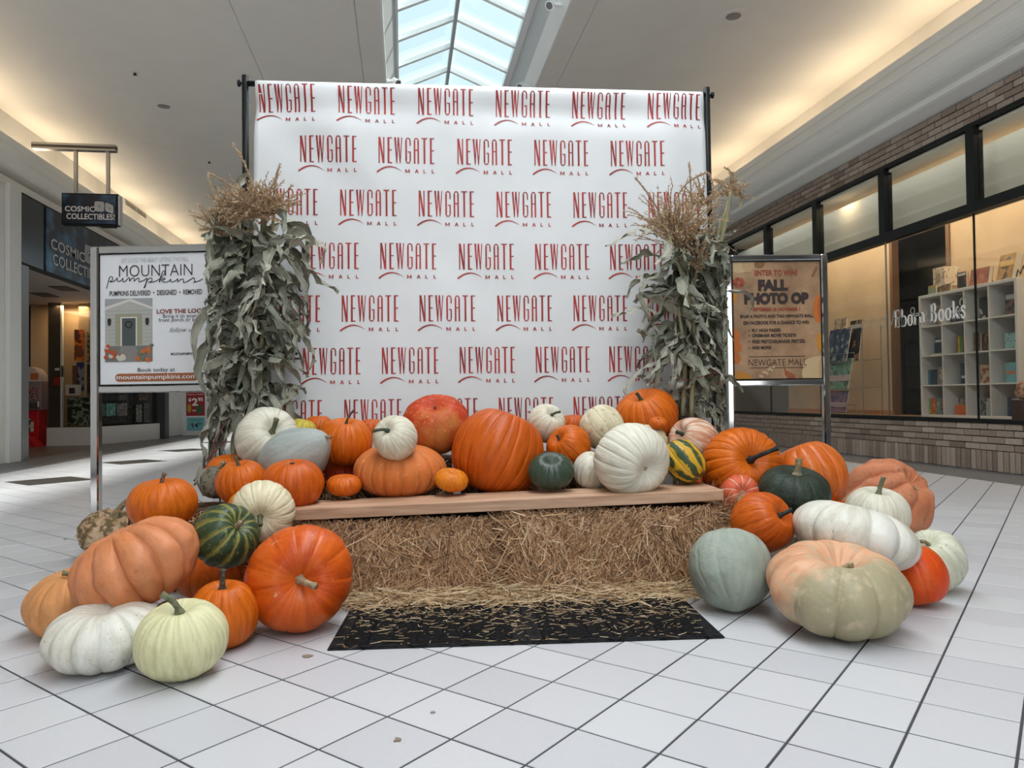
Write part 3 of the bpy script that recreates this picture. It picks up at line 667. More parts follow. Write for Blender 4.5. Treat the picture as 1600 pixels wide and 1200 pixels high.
# left stand
rt, f, mp, W, Hh, bz = poster_stand('poster_stand', 'chrome poster stand with white Mountain Pumpkins advertisement', (3.86, 3.82), (155, 396, 332, 603), 0)
stand_frame(rt, f, W, Hh, bz, .038, .044, 0)
f.rect(0, 0, W, Hh, -.012, .0).build('poster', mat('poster_white', (.74, .75, .77), .35), rt)
put(f, mp, rt, 'LET US DO THE HEAVY LIFTING THIS FALL', 191, 404, 296, 411, mat('letter_pale', (.42, .42, .44), .6))
put(f, mp, rt, 'MOUNTAIN', 187, 415, 302, 433, letter_black, bold=-.012)
put(f, mp, rt, 'PUMPKINS DELIVERED  •  DESIGNED  •  REMOVED', 172, 455, 317, 463, letter_black, bold=.015)
rust = mat('letter_rust', (.22, .05, .025), .6)
put(f, mp, rt, 'LOVE THE LOOK', 246, 485, 324, 492, rust, bold=.03)
put(f, mp, rt, 'Bring it to your own', 256, 493, 325, 500.5, letter_black)
put(f, mp, rt, 'front porch or business', 249, 499, 329, 506.5, letter_black)
put(f, mp, rt, 'follow us', 266, 514, 305, 521, letter_black, shear=.4, bold=-.01)
put(f, mp, rt, 'MOUNTAINPUMPKINS', 268, 553, 305, 557, letter_black, bold=.02)
put(f, mp, rt, 'Book today at', 216, 576, 274, 584, letter_black)
pil = []
(a0, b0), (a1, b1) = mp(180.5, 597), mp(310, 584.5); rr_ = (b1 - b0) / 2
for i in range(9): t = -PI / 2 + PI * i / 8; pil.append((a1 - rr_ + rr_ * math.cos(t), (b0 + b1) / 2 + rr_ * math.sin(t)))
for i in range(9): t = PI / 2 + PI * i / 8; pil.append((a0 + rr_ + rr_ * math.cos(t), (b0 + b1) / 2 + rr_ * math.sin(t)))
f.poly(pil, 0, .002).build('banner_pill', mat('pill_brown', (.33, .105, .035), .5), rt)
put(f, mp, rt, 'mountainpumpkins.com', 183, 586.5, 308, 595.5, letter_white, h=.004, bold=.01)
scr = spline([(167, 451), (169, 444), (172, 433.5), (174.5, 432), (177, 434), (176, 438), (172, 440), (176, 440.5), (181, 438), (184, 434.5), (184.5, 439), (187.5, 440), (192, 437), (193, 434.5), (193, 440), (195.5, 440.5), (199, 438), (201, 435.5), (203.5, 435), (203.5, 440), (206, 437), (209, 435), (211, 436.5), (210.5, 440), (214, 437), (217, 435.5), (218.5, 437), (218, 441), (221, 441), (227, 438.5), (231, 436), (229, 444), (226, 451), (228, 449), (231, 440), (235, 436), (238.5, 437), (238, 441), (233, 442.5), (241, 442), (250, 438), (258, 430), (259, 426), (256, 426), (252, 435), (250, 443), (253, 438), (258, 436.5), (259, 438.5), (254, 440), (258, 443), (264, 442), (268, 438.5), (268, 442), (272, 442.5), (277, 440), (279, 438), (279, 443), (283, 439.5), (287, 438.5), (288, 441), (288, 444), (293, 443), (300, 439), (304, 437), (305, 440), (306, 443), (303, 444), (310, 443), (318, 439)], 4)
sm = MB()
for q4 in stroke([mp(*q_) for q_ in scr], .0042): sm.add([f.p(a, b, .0025) for a, b in q4], [(0, 1, 2, 3)])
sm.build('script_lettering', letter_black, rt)
# the printed porch photograph on the poster
ph = empty('porch_picture', WM[rt]); ph.parent = rt; ph.matrix_local = Matrix.Identity(4); WM[ph] = WM[rt]
def pp(pts, m, h, name='print'): return f.poly([mp(*q_) for q_ in pts], 0.0, h).build(name, m, ph)
pp([(164.5, 467), (239, 467), (239, 566), (164.5, 566)], mat('porch_siding', (.40, .40, .37), .6), .0015, 'siding')
for k in range(9):
    yy_ = 486 + k * 6; pp([(165, yy_), (239, yy_), (239, yy_ + .8), (165, yy_ + .8)], mat('siding_line', (.30, .30, .28), .6), .0018, 'siding_line')
pp([(164.5, 467), (203, 467.5), (164.5, 480)], mat('porch_sky', (.33, .34, .34), .6), .002); pp([(239, 467), (206, 467.5), (239, 481)], mat('porch_sky', (.33, .34, .34), .6), .002)
pp([(164.5, 480), (202, 468), (206, 468), (239, 481), (239, 485), (204, 472), (164.5, 485)], mat('porch_trim', (.60, .58, .53), .6), .0025, 'gable')
pp([(181, 491), (223, 491), (223, 540), (181, 540)], mat('porch_shade', (.30, .29, .20), .6), .0022)
pp([(189, 496), (215, 496), (215, 541), (189, 541)], mat('porch_trim', (.60, .58, .53), .6), .0026)
pp([(191.5, 498), (213, 498), (213, 541), (191.5, 541)], mat('porch_door', (.06, .075, .075), .5), .003, 'door')
for q_ in stroke([(202 + 5 * math.cos(2 * PI * i / 14), 508 + 5 * math.sin(2 * PI * i / 14)) for i in range(15)], 2.4): pp(q_, letter_black, .0035, 'wreath')
for xx in (171.5, 231): pp([(xx - 2, 498), (xx + 2, 498), (xx + 3, 501), (xx + 2, 509), (xx - 2, 509), (xx - 3, 501)], letter_black, .003, 'lantern')
pp([(165, 541), (239, 541), (239, 566), (165, 566)], mat('porch_step', (.16, .155, .14), .7), .0024)
pp([(189, 541), (214, 541), (219, 566), (186, 566)], mat('porch_path', (.21, .205, .19), .7), .0027)
r9 = random.Random(3)
for k in range(34):
    lft = k % 2; t = r9.random(); xx = (166 + 28 * t ** 1.3) if lft else (238 - 26 * t ** 1.3); yy_ = 564 - r9.random() * (28 * (1 - t * .75)) ; s_ = r9.uniform(2.4, 4.8)
    (ca, cb_) = mp(xx, yy_); k_ = s_ / (332 - 155) * W
    f.disc(ca, cb_, k_, k_ * .85, 0, .003 + k * .00008, 12).build('pumpkin_print', [mat('pr_o', (.50, .13, .03), .6), mat('pr_w', (.52, .50, .42), .6), mat('pr_g', (.14, .16, .10), .6), mat('pr_r', (.42, .08, .025), .6)][k * 7 % 4], ph)
# right stand
rt, f, mp, W, Hh, bz = poster_stand('poster_stand', 'black and chrome poster stand with brown Fall Photo Op poster', (4.16, 4.16), (1146, 407.5, 1286, 594), 0)
chrome_d = chrome
stand_frame(rt, f, W, Hh, bz, .034, .036, 0)
def parchment():
    m = bpy.data.materials.new('parchment'); m.use_nodes = True; nt = m.node_tree; b = nt.nodes['Principled BSDF']; b.inputs['Roughness'].default_value = .45
    tc = nt.nodes.new('ShaderNodeTexCoord'); n = nt.nodes.new('ShaderNodeTexNoise'); n.inputs['Scale'].default_value = 5; n.inputs['Detail'].default_value = 8; n.inputs['Roughness'].default_value = .65
    nt.links.new(tc.outputs['Object'], n.inputs['Vector']); r = nt.nodes.new('ShaderNodeValToRGB'); e = r.color_ramp.elements
    e[0].position = .3; e[0].color = (.20, .105, .05, 1); e[1].position = .68; e[1].color = (.46, .28, .15, 1)
    nt.links.new(n.outputs['Fac'], r.inputs[0]); nt.links.new(r.outputs[0], b.inputs['Base Color']); return m
f.rect(0, 0, W, Hh, -.012, .0).build('poster', parchment(), rt)
brick_red = mat('letter_brick', (.27, .045, .02), .6); dk = mat('letter_brown', (.025, .012, .010), .6)
put(f, mp, rt, 'ENTER TO WIN!', 1182, 422, 1249, 431, brick_red, bold=.03)
put(f, mp, rt, 'FALL', 1187, 437, 1234, 455, dk, bold=.07)
put(f, mp, rt, 'PHOTO OP', 1165, 457.5, 1266, 476, dk, bold=.07)
put(f, mp, rt, 'SEPTEMBER 18- NOVEMBER 1', 1178, 481, 1252, 486.5, brick_red, bold=.04)
put(f, mp, rt, 'SNAP A PHOTO AND TAG NEWGATE MALL', 1158, 492, 1273, 497, dk, bold=.035)
put(f, mp, rt, 'ON FACEBOOK FOR A CHANCE TO WIN', 1163, 502, 1266, 507.5, dk, bold=.035)
for (t_, xe, yy_) in (('•  FLY HIGH PASSES', 1221, 514), ('•  CINEMARK MOVIE TICKETS', 1245, 522), ('•  FREE PRETZXELMAKER PRETZEL', 1260, 531.5), ('•  AND MORE!', 1206, 541)):
    put(f, mp, rt, t_, 1171, yy_, xe, yy_ + 5.2, dk, bold=.035)
put(f, mp, rt, 'NEWGATE MALL', 1170, 562, 1261, 572, dk, bold=-.012)
for yy_ in (557.5, 575): 
    (a0, b0), (a1, b1) = mp(1172, yy_ + .6), mp(1259, yy_ - .2); f.rect(a0, b0, a1, b1, 0, .002).build('rule', dk, rt)
def blob(cx, cy, rx, ry, m, h=.0015, n=20, name='pumpkin_print'):
    pts = []
    for i in range(n):
        t = 2 * PI * i / n; pts.append((min(1285.5, max(1146.5, cx + rx * math.cos(t))), min(593.5, max(408, cy + ry * math.sin(t)))))
    f.poly([mp(*q_) for q_ in pts], 0, h).build(name, m, rt)
cr = mat('pp_cream', (.50, .36, .19), .5); orr = mat('pp_orange', (.50, .13, .012), .5); am = mat('pp_amber', (.50, .20, .012), .5); rd = mat('pp_red', (.24, .03, .012), .5); br = mat('pp_brown', (.22, .09, .03), .5)
blob(1158, 410, 20, 17, cr); blob(1172, 410, 10, 16, mat('pp_cream2', (.44, .29, .14), .5), .002); blob(1190, 410, 9, 9, br)
for k in range(7): blob(1157 + 6 * math.cos(k * .9), 441 + 5 * math.sin(k * .9), 4, 3, rd if k % 2 else mat('pp_red2', (.34, .06, .02), .5), .002 + k * .0002, 7, 'flower_print')
blob(1148, 462, 6, 12, am); blob(1150, 525, 8, 11, orr); blob(1151, 542, 9, 9, orr, .002); blob(1150, 560, 8, 9, orr); blob(1156, 592, 18, 11, am)
blob(1282, 484, 9, 22, orr); blob(1287, 484, 8, 20, mat('pp_orange2', (.42, .09, .01), .5), .002); blob(1283, 536, 6, 15, am); blob(1282, 572, 28, 14, cr); blob(1270, 586, 17, 20, cr, .002); blob(1287, 578, 8, 22, mat('pp_cream2', (.44, .29, .14), .5), .0025)
for k in range(9): blob(1188 + 2.6 * k, 588 - 1.6 * k + 3 * math.sin(k * 2), 2.6, 2.4, mat('pp_straw', (.46, .33, .18), .5), .002 + k * .0002, 7, 'flower_print')
f.poly([mp(*q_) for q_ in ((1225, 573), (1229, 580), (1241, 586), (1243, 592), (1232, 593), (1227, 586))], 0, .002).build('leaf_print', mat('pp_leaf', (.28, .07, .02), .5), rt)
for k in range(6): blob(1273 + 1.2 * k, 432 - 2.6 * k, 2.2, 1.8, br, .0018 + k * .0002, 7, 'flower_print')
# ================================================================== BANNER ON ITS STAND
PL, PR = at(384, 300, 3.78), at(1107, 300, 4.0); PL.z = PR.z = 0
bu = (PR - PL).normalized(); BW = (PR - PL).length
bn = Vector((bu.y, -bu.x, 0))                     # towards the photographer
bf = Face(PL, bu, (0, 0, 1))                      # bf.n == bn
bd_root = empty('banner_stand', Matrix.Translation((PL + PR) / 2)); tag(bd_root, 'black telescopic pole stand carrying the white banner', 'stand')
BAR_Z = 2.385
for a in (0, BW):
    MB().tube([bf.p(a, 0.02, 0), bf.p(a, 1.35, 0)], .0205, 14).build('pole', black_metal, bd_root, smooth=True)
    MB().tube([bf.p(a, 1.3, 0), bf.p(a, 2.425, 0)], .0170, 14).build('pole', black_metal, bd_root, smooth=True)
    MB().tube([bf.p(a, 1.30, 0), bf.p(a, 1.36, 0)], .027, 14).build('collar', black_metal, bd_root, smooth=True)
    s = -1 if a == 0 else 1
    MB().tube([bf.p(a, BAR_Z, 0), bf.p(a + s * .022, BAR_Z, 0), bf.p(a + s * .024, BAR_Z, 0), bf.p(a + s * .036, BAR_Z, 0)], [.006, .006, .016, .018], 12).build('knob', black_metal, bd_root)
    for k in range(3):
        t = 2 * PI * k / 3 + .5; MB().tube([bf.p(a, .45, 0), bf.p(a, .45, 0) + Vector((.09 * math.cos(t), .09 * math.sin(t), -.43))], .011, 8).build('leg', black_metal, bd_root)
MB().tube([bf.p(.0, BAR_Z, 0), bf.p(BW, BAR_Z, 0)], .014, 12).build('crossbar', black_metal, bd_root, smooth=True)
# --- the cloth
def sheet_off(a, b):
    """how far the cloth stands out towards the viewer"""
    x = a / BW; z = b / 2.4
    o = .030
    o += .014 * math.sin(5.2 * x + 2.2 * z + .6) * (1 - z) ** .5
    dg = (x * 1.7 + (z - .85) * 1.1); o += .018 * math.exp(-((dg - .36) / .09) ** 2) * max(0, z - .35)
    dg = (x * 1.2 + (z - .8) * 1.5); o -= .016 * math.exp(-((dg - .22) / .07) ** 2) * max(0, z - .3)
    o += .010 * math.exp(-((x - .56 - .25 * (1 - z)) / .05) ** 2) * max(0, z - .5)
    o += .012 * math.exp(-((x - .93 + .1 * (1 - z)) / .04) ** 2)
    o += .006 * math.sin(26 * x + 3 * math.sin(5 * z)) * math.exp(-((z - .955) / .05) ** 2)
    o += .004 * mnoise.noise(Vector((x * 5, z * 7, 1.3)))
    o += .05 * (1 - z) ** 2
    o -= (.022 + .008 * math.sin(9 * x + 1)) * math.exp(-((z - .945) / .030) ** 2)
    o += .020 * math.sin(3.1 * x * 2 - 2.6 * z * 2 + .5) * (z * (1.05 - z)) * 1.6
    o += .010 * math.sin(11 * x + 7 * z + 2 * math.sin(4 * z + 2 * x)) * (z * (1.05 - z)) * 2.0
    return o
CA0, CA1, CB0 = .045, BW - .026, .03
def edge_l(b): return CA0 + .045 * (1 - b / 2.4) + .010 * math.sin(3 * b)
def cloth_p(a, b, h=0.0): return bf.p(a, b, sheet_off(a, b) + h)
cl = MB(); NA, NB = 96, 80
for j in range(NB + 1):
    b = CB0 + (BAR_Z + .004 - CB0) * j / NB
    for i in range(NA + 1):
        a = edge_l(b) + (CA1 - edge_l(b)) * i / NA
        k = 0 if j < NB - 3 else (j - NB + 3) / 3
        p = bf.p(a, b, sheet_off(a, b) * (1 - k) + .018 * k); cl.v.append(tuple(p))
# the top wraps over the crossbar
for kk, (dz, dn) in enumerate(((.016, .004), (.012, -.014), (-.03, -.018), (-.12, -.018))):
    for i in range(NA + 1):
        a = edge_l(BAR_Z) + (CA1 - edge_l(BAR_Z)) * i / NA; cl.v.append(tuple(bf.p(a, BAR_Z + dz, dn)))
for j in range(NB + 4):
    for i in range(NA): q = j * (NA + 1) + i; cl.f.append((q, q + 1, q + NA + 2, q + NA + 1)); cl.mi.append(0)
cloth = cl.build('banner', mat('banner_cloth', (.745, .76, .77), .5, noise=((.725, .74, .75), 6, .4, .6)), smooth=True, fixn=False)
so = cloth.modifiers.new('thickness', 'SOLIDIFY'); so.thickness = .002; so.offset = -1
tag(cloth, 'white fabric banner printed with repeated red Newgate Mall logos', 'banner')
# --- the printed logos: tall thin capitals, a swoosh and MALL
HL = .475
def rectg(x0, y0, x1, y1): return [(x0, y0), (x1, y0), (x1, y1), (x0, y1)]
def glyphs():
    th, tn = .034, .020; h = HL; P = []
    def E(x0, x1): return [rectg(x0, 0, x0 + th, h), rectg(x0, 0, x1, tn), rectg(x0, h - tn, x1, h), rectg(x0, h * .5 - tn * .2, x1 - .004, h * .5 + tn * .8)]
    P += [rectg(0, 0, th * .62, h), rectg(.105 - th * .62, 0, .105, h), [(0, h), (th, h), (.105, 0), (.105 - th, 0)]]
    P += E(.160, .240)
    x0, x1 = .280, .425; m_ = (x0 + x1) / 2
    P += [[(x0, h), (x0 + th, h), (x0 + .052, 0), (x0 + .036, 0)], [(m_ - .010, h), (m_ + .006, h), (x0 + .052, 0), (x0 + .036, 0)], [(m_ - .012, h), (m_ + .016, h), (x1 - .032, 0), (x1 - .048, 0)], [(x1 - .016, h), (x1, h), (x1 - .032, 0), (x1 - .048, 0)]]
    def arc(cx, cy, rx, ry, t0, t1, w, n=8): return stroke([(cx + rx * math.cos(t0 + (t1 - t0) * i / n), cy + ry * math.sin(t0 + (t1 - t0) * i / n)) for i in range(n + 1)], w)
    x0, x1 = .478, .578; rx = (x1 - x0) / 2 - .012; cx = (x0 + x1) / 2
    P += [rectg(x0, .055, x0 + th * .9, h - .055)] + arc(cx, h - .062, rx, .052, 0, PI, .020) + arc(cx, .062, rx, .052, PI, 2 * PI, .020) + [rectg(x1 - .024, .06, x1, h * .47), rectg(x1 - .055, h * .47 - .018, x1, h * .47), rectg(x1 - .022, h - .15, x1, h - .06)]
    x0, x1 = .630, .725; rx = (x1 - x0) / 2 - .012; cx = (x0 + x1) / 2
    P += [rectg(x0, 0, x0 + th * .85, h - .06), rectg(x1 - th * .85, 0, x1, h - .06)] + arc(cx, h - .066, rx, .056, 0, PI, .020) + [rectg(x0, h * .5, x1, h * .5 + .02)]
    P += [rectg(.770, h - tn, .875, h), rectg(.8225 - th / 2, 0, .8225 + th / 2, h)]
    P += E(.922, 1.0)
    NG = len(P)
    sw = [(-.03 + .44 * i / 14, -.070 - .098 * (abs(i / 14 - .52) / .52) ** 2 + .012 * (i / 14)) for i in range(15)]
    P += stroke(sw, [.003 + .026 * (1 - (i / 14) ** 2.2) for i in range(15)])
    NS = len(P)
    y0, y1 = -.172, -.105; w = .016
    x0, x1 = .475, .555; mm = (x0 + x1) / 2
    P += [rectg(x0, y0, x0 + w, y1), rectg(x1 - w, y0, x1, y1), [(x0, y1), (x0 + w, y1), (mm + w * .4, y0 + .012), (mm - w * .4, y0 + .012)], [(x1 - w, y1), (x1, y1), (mm + w * .4, y0 + .012), (mm - w * .4, y0 + .012)]]
    x0, x1 = .645, .715; mm = (x0 + x1) / 2
    P += [[(x0, y0), (x0 + w, y0), (mm + w * .5, y1), (mm - w * .5, y1)], [(x1 - w, y0), (x1, y0), (mm + w * .5, y1), (mm - w * .5, y1)], rectg(x0 + .016, y0 + .018, x1 - .016, y0 + .030)]
    for x0 in (.800, .950): P += [rectg(x0, y0, x0 + w, y1), rectg(x0, y0, x0 + .045, y0 + .014)]
    return P[:NG], P[NG:NS], P[NS:]
GL = glyphs(); LOGO_W = .2850
def fine(poly):
    """split long quads so that the print follows the folds"""
    if len(poly) != 4: return [poly]
    (a, b, c, d) = poly; hgt = max(abs(c[1] - b[1]), abs(d[1] - a[1]))
    if hgt < .2: return [poly]
    n = 6; out = []
    L_ = lambda p, q, t: (p[0] + (q[0] - p[0]) * t, p[1] + (q[1] - p[1]) * t)
    if abs(a[1] - b[1]) < abs(a[1] - d[1]): 
        for i in range(n): out.append([L_(a, d, i / n), L_(b, c, i / n), L_(b, c, (i + 1) / n), L_(a, d, (i + 1) / n)])
        return out
    return [poly]
ink = mat('logo_red', (.44, .024, .020), .5, noise=((.27, .014, .014), 8, .4, .6))
def on_cloth(px_, py_):
    d = ray(px_, py_); P0 = PL + bn * .04; k = (P0 - CAM).dot(bn) / d.dot(bn); q = CAM + d * k - PL
    return q.dot(bu), q.z
rows = [(570, 133.5, (402, 528, 653, 775, 895, 1013)), (510, 211, (468, 591, 714.5, 835, 954)), (573, 295.5, (406, 531, 654, 776, 896, 1012)), (636, 379.5, (471, 594, 717, 836, 953)),
        (576, 461.5, (410, 534, 655.5, 777, 896, 1011)), (640, 543, (474, 597, 718, 837, 952)), (580, 624, (414, 539, 659, 779, 896, 1010))]
for (xr, yt, xs) in rows:
    _, zt = on_cloth(xr, yt)
    for x in xs:
        a0, _ = on_cloth(x, yt); par = cloth
        for nm_, gset in zip(('printed_logo', 'swoosh', 'small_lettering'), GL):
            mb = MB()
            for g_ in gset:
                for q in fine(g_):
                    vs = [(min(a0 + p[0] * LOGO_W, CA1 - .003), min(zt - (HL - p[1]) * LOGO_W, BAR_Z + .002)) for p in q]
                    mb.add([cloth_p(a, b, .0022) for a, b in vs], [tuple(range(len(vs)))])
            o_ = mb.build(nm_, ink, par, fixn=False)
            if par is cloth: par = o_
            elif nm_ == 'small_lettering': tag(o_, kind='stuff')

# ================================================================== BENCH: STRAW BALES, PLANK, MATS
BA = math.radians(-3.9); BO = Vector((-.412, 2.885, 0))
bU = Vector((math.cos(BA), math.sin(BA), 0)); bV = Vector((-math.sin(BA), math.cos(BA), 0))
def bp_(u, v, z): return BO + bU * u + bV * v + Vector((0, 0, z))
nr = np.random.default_rng(11)
def ribbons(name, P, Dr, N, L, W, material, parent=None, bend=.07, seg=3):
    """many thin bent strips: start points P, directions Dr, facing N, lengths L, widths W (numpy arrays)"""
    n = len(P); Dr = Dr / np.linalg.norm(Dr, axis=1, keepdims=True); S = np.cross(Dr, N); S /= (np.linalg.norm(S, axis=1, keepdims=True) + 1e-9)
    bnd = nr.normal(0, bend, (n, 1)) * N + nr.normal(0, bend, (n, 1)) * S
    V = np.zeros((n, (seg + 1) * 2, 3))
    for k in range(seg + 1):
        t = k / seg; c = P + Dr * (L * t)[:, None] + bnd * (L * t * t)[:, None]; w = (W * (1 - .35 * t))[:, None] * .5
        V[:, 2 * k] = c - S * w; V[:, 2 * k + 1] = c + S * w
    base = np.arange(n)[:, None] * ((seg + 1) * 2)
    fq = np.concatenate([np.stack([base[:, 0] + 2 * k, base[:, 0] + 2 * k + 1, base[:, 0] + 2 * k + 3, base[:, 0] + 2 * k + 2], 1)[:, None] for k in range(seg)], 1).reshape(-1, 4)
    V = V.reshape(-1, 3)
    if parent is not None:
        iv = np.array(WM[parent].inverted()); V = V @ iv[:3, :3].T + iv[:3, 3]
    me = bpy.data.meshes.new(name); me.vertices.add(len(V)); me.vertices.foreach_set('co', V.astype(np.float32).ravel())
    me.loops.add(fq.size); me.loops.foreach_set('vertex_index', fq.astype(np.int32).ravel()); me.polygons.add(len(fq))
    me.polygons.foreach_set('loop_start', np.arange(0, fq.size, 4, dtype=np.int32)); me.polygons.foreach_set('loop_total', np.full(len(fq), 4, np.int32))
    at_ = me.attributes.new('shade', 'FLOAT', 'POINT'); at_.data.foreach_set('value', np.repeat(nr.random(n), (seg + 1) * 2).astype(np.float32))
    me.materials.append(material); me.update(calc_edges=True); me.validate()
    o = link(name, me, parent); tag(o, kind='stuff'); return o
straw_mat = rand_mat('straw', [(.10, .044, .02), (.36, .18, .08), (.56, .32, .155), (.68, .43, .235), (.82, .61, .42)], .65, attr='shade')
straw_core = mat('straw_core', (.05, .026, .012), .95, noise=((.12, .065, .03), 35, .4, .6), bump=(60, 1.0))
straw_pale = rand_mat('straw_pale', [(.22, .12, .05), (.50, .33, .165), (.66, .48, .28), (.78, .62, .42)], .65, attr='shade')
def bale(label, u0, u1, v0, v1, z0, z1, n, faces=('front', 'top'), group=None, rot=0):
    root = empty('straw_bale', Matrix.Translation(bp_((u0 + u1) / 2, (v0 + v1) / 2, z0))); tag(root, label, 'straw bale', group)
    bm = bmesh.new(); bmesh.ops.create_cube(bm, size=1); bmesh.ops.subdivide_edges(bm, edges=bm.edges[:], cuts=9, use_grid_fill=True)
    for v in bm.verts:
        c = v.co.copy(); e = sum(1 for k in c if abs(abs(k) - .5) < .02)
        p = bp_(u0 + (c.x + .5) * (u1 - u0), v0 + (c.y + .5) * (v1 - v0), z0 + (c.z + .5) * (z1 - z0))
        ctr = bp_((u0 + u1) / 2, (v0 + v1) / 2, (z0 + z1) / 2); d = (p - ctr)
        r_ = .0 if abs(c.z + .5) < .02 else mnoise.noise(p * 9) * .012
        if e >= 2: r_ -= .014 * (e - 1)
        dn = Vector((bU * (c.x if abs(abs(c.x) - .5) < .02 else 0) + bV * (c.y if abs(abs(c.y) - .5) < .02 else 0) + Vector((0, 0, c.z if abs(abs(c.z) - .5) < .02 else 0)))).normalized()
        v.co = WM[root].inverted() @ (p + dn * (r_ - .012) if abs(c.z + .5) > .02 or e > 1 else p)
        if v.co.z < 0: v.co.z = 0
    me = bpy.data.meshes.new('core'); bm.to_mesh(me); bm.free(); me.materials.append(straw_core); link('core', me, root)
    if n:
        Ps, Ds, Ns, Ls, Ws = [], [], [], [], []
        U_, V_, Zz = np.array(bU), np.array(bV), np.array((0, 0, 1.0))
        if 'front' in faces:
            k = n; uu = nr.uniform(u0 + .006, u1 - .006, k); zz = nr.uniform(z0 + .01, z1 - .005, k)
            off = -.002 + .012 * np.sin(uu * 9 + 1) * np.sin(zz * 21) - .018 * np.exp(-((uu - u0) / .03) ** 2) * -1 - 0
            rnd_e = np.clip(np.minimum(uu - u0, u1 - uu) / .07, 0, 1); off = .006 - .055 * (1 - rnd_e) ** 2 - .03 * np.clip((zz - z1 + .05) / .05, 0, 1) ** 2 + .010 * np.sin(uu * 11 + 2) * np.sin(zz * 17)
            P = np.array(BO) + U_ * uu[:, None] + V_ * (v0 - off + nr.uniform(-.012, .006, k))[:, None] + Zz * zz[:, None]
            # tangled cut ends: mostly steep, swirling with position
            ang = PI / 2 + 0.55 * np.sin(uu * 7.3 + 3 * np.sin(zz * 9)) + nr.normal(0, .75, k); ang += PI * (nr.random(k) < .5)
            Dd = U_ * np.cos(ang)[:, None] + Zz * np.sin(ang)[:, None] - V_ * np.abs(nr.normal(0, .12, k))[:, None]
            Nn = -V_ + nr.normal(0, .35, (k, 3)); LL_ = nr.gamma(2.2, .019, k) + .016; over = zz + LL_ * np.sin(ang) > z1 + .002; Dd = np.where(over[:, None], Dd * np.array((1, 1, -1.)), Dd)
            Ps.append(P); Ds.append(Dd); Ns.append(Nn); Ls.append(LL_); Ws.append(nr.uniform(.0018, .0054, k))
        for side, uc, sg_ in (('right', u1, 1), ('left', u0, -1)):
            if side in faces:
                k = n // 3; vv = nr.uniform(v0, v1, k); zz = nr.uniform(z0 + .01, z1, k)
                P = np.array(BO) + U_ * (uc + nr.uniform(-.01, .012, k) * sg_)[:, None] + V_ * vv[:, None] + Zz * zz[:, None]
                ang = nr.uniform(0, 2 * PI, k); Dd = V_ * np.cos(ang)[:, None] + Zz * np.sin(ang)[:, None] + U_ * sg_ * np.abs(nr.normal(0, .3, k))[:, None]
                Ps.append(P); Ds.append(Dd); Ns.append(U_ * sg_ + nr.normal(0, .3, (k, 3))); Ls.append(nr.gamma(3, .017, k) + .01); Ws.append(nr.uniform(.0012, .003, k))
        if 'top' in faces:
            k = n // 14; uu = nr.uniform(u0, u1, k); vv = nr.uniform(v0 + (.33 if v0 < .1 else 0), v1, k)
            P = np.array(BO) + U_ * uu[:, None] + V_ * vv[:, None] + Zz * (z1 + nr.uniform(-.01, .003, k))[:, None]
            ang = nr.uniform(0, 2 * PI, k); Dd = U_ * np.cos(ang)[:, None] + V_ * np.sin(ang)[:, None] + Zz * nr.normal(0.02, .04, k)[:, None]
            Ps.append(P); Ds.append(Dd); Ns.append(Zz + nr.normal(0, .3, (k, 3))); Ls.append(nr.gamma(3, .016, k) + .01); Ws.append(nr.uniform(.0012, .003, k))
        ribbons('straw', np.concatenate(Ps), np.concatenate(Ds), np.concatenate(Ns), np.concatenate(Ls), np.concatenate(Ws), straw_mat, root)
    return root
ZL, ZR = .311, .333
bale('left straw bale under the plank bench', -.165, .752, 0, .46, 0, ZL, 11000, ('front', 'top', 'left'), 'straw bales under the plank')
bale('right straw bale under the plank bench', .786, 1.660, -.005, .455, 0, ZR, 11000, ('front', 'top', 'right'), 'straw bales under the plank')
bale('straw bale standing behind the left half of the bench', -.22, .60, .50, .80, 0, .505, 1500, ('front', 'top'))
bale('straw bale standing behind the right half of the bench', .62, 1.52, .50, .82, 0, .505, 1500, ('front', 'top'))
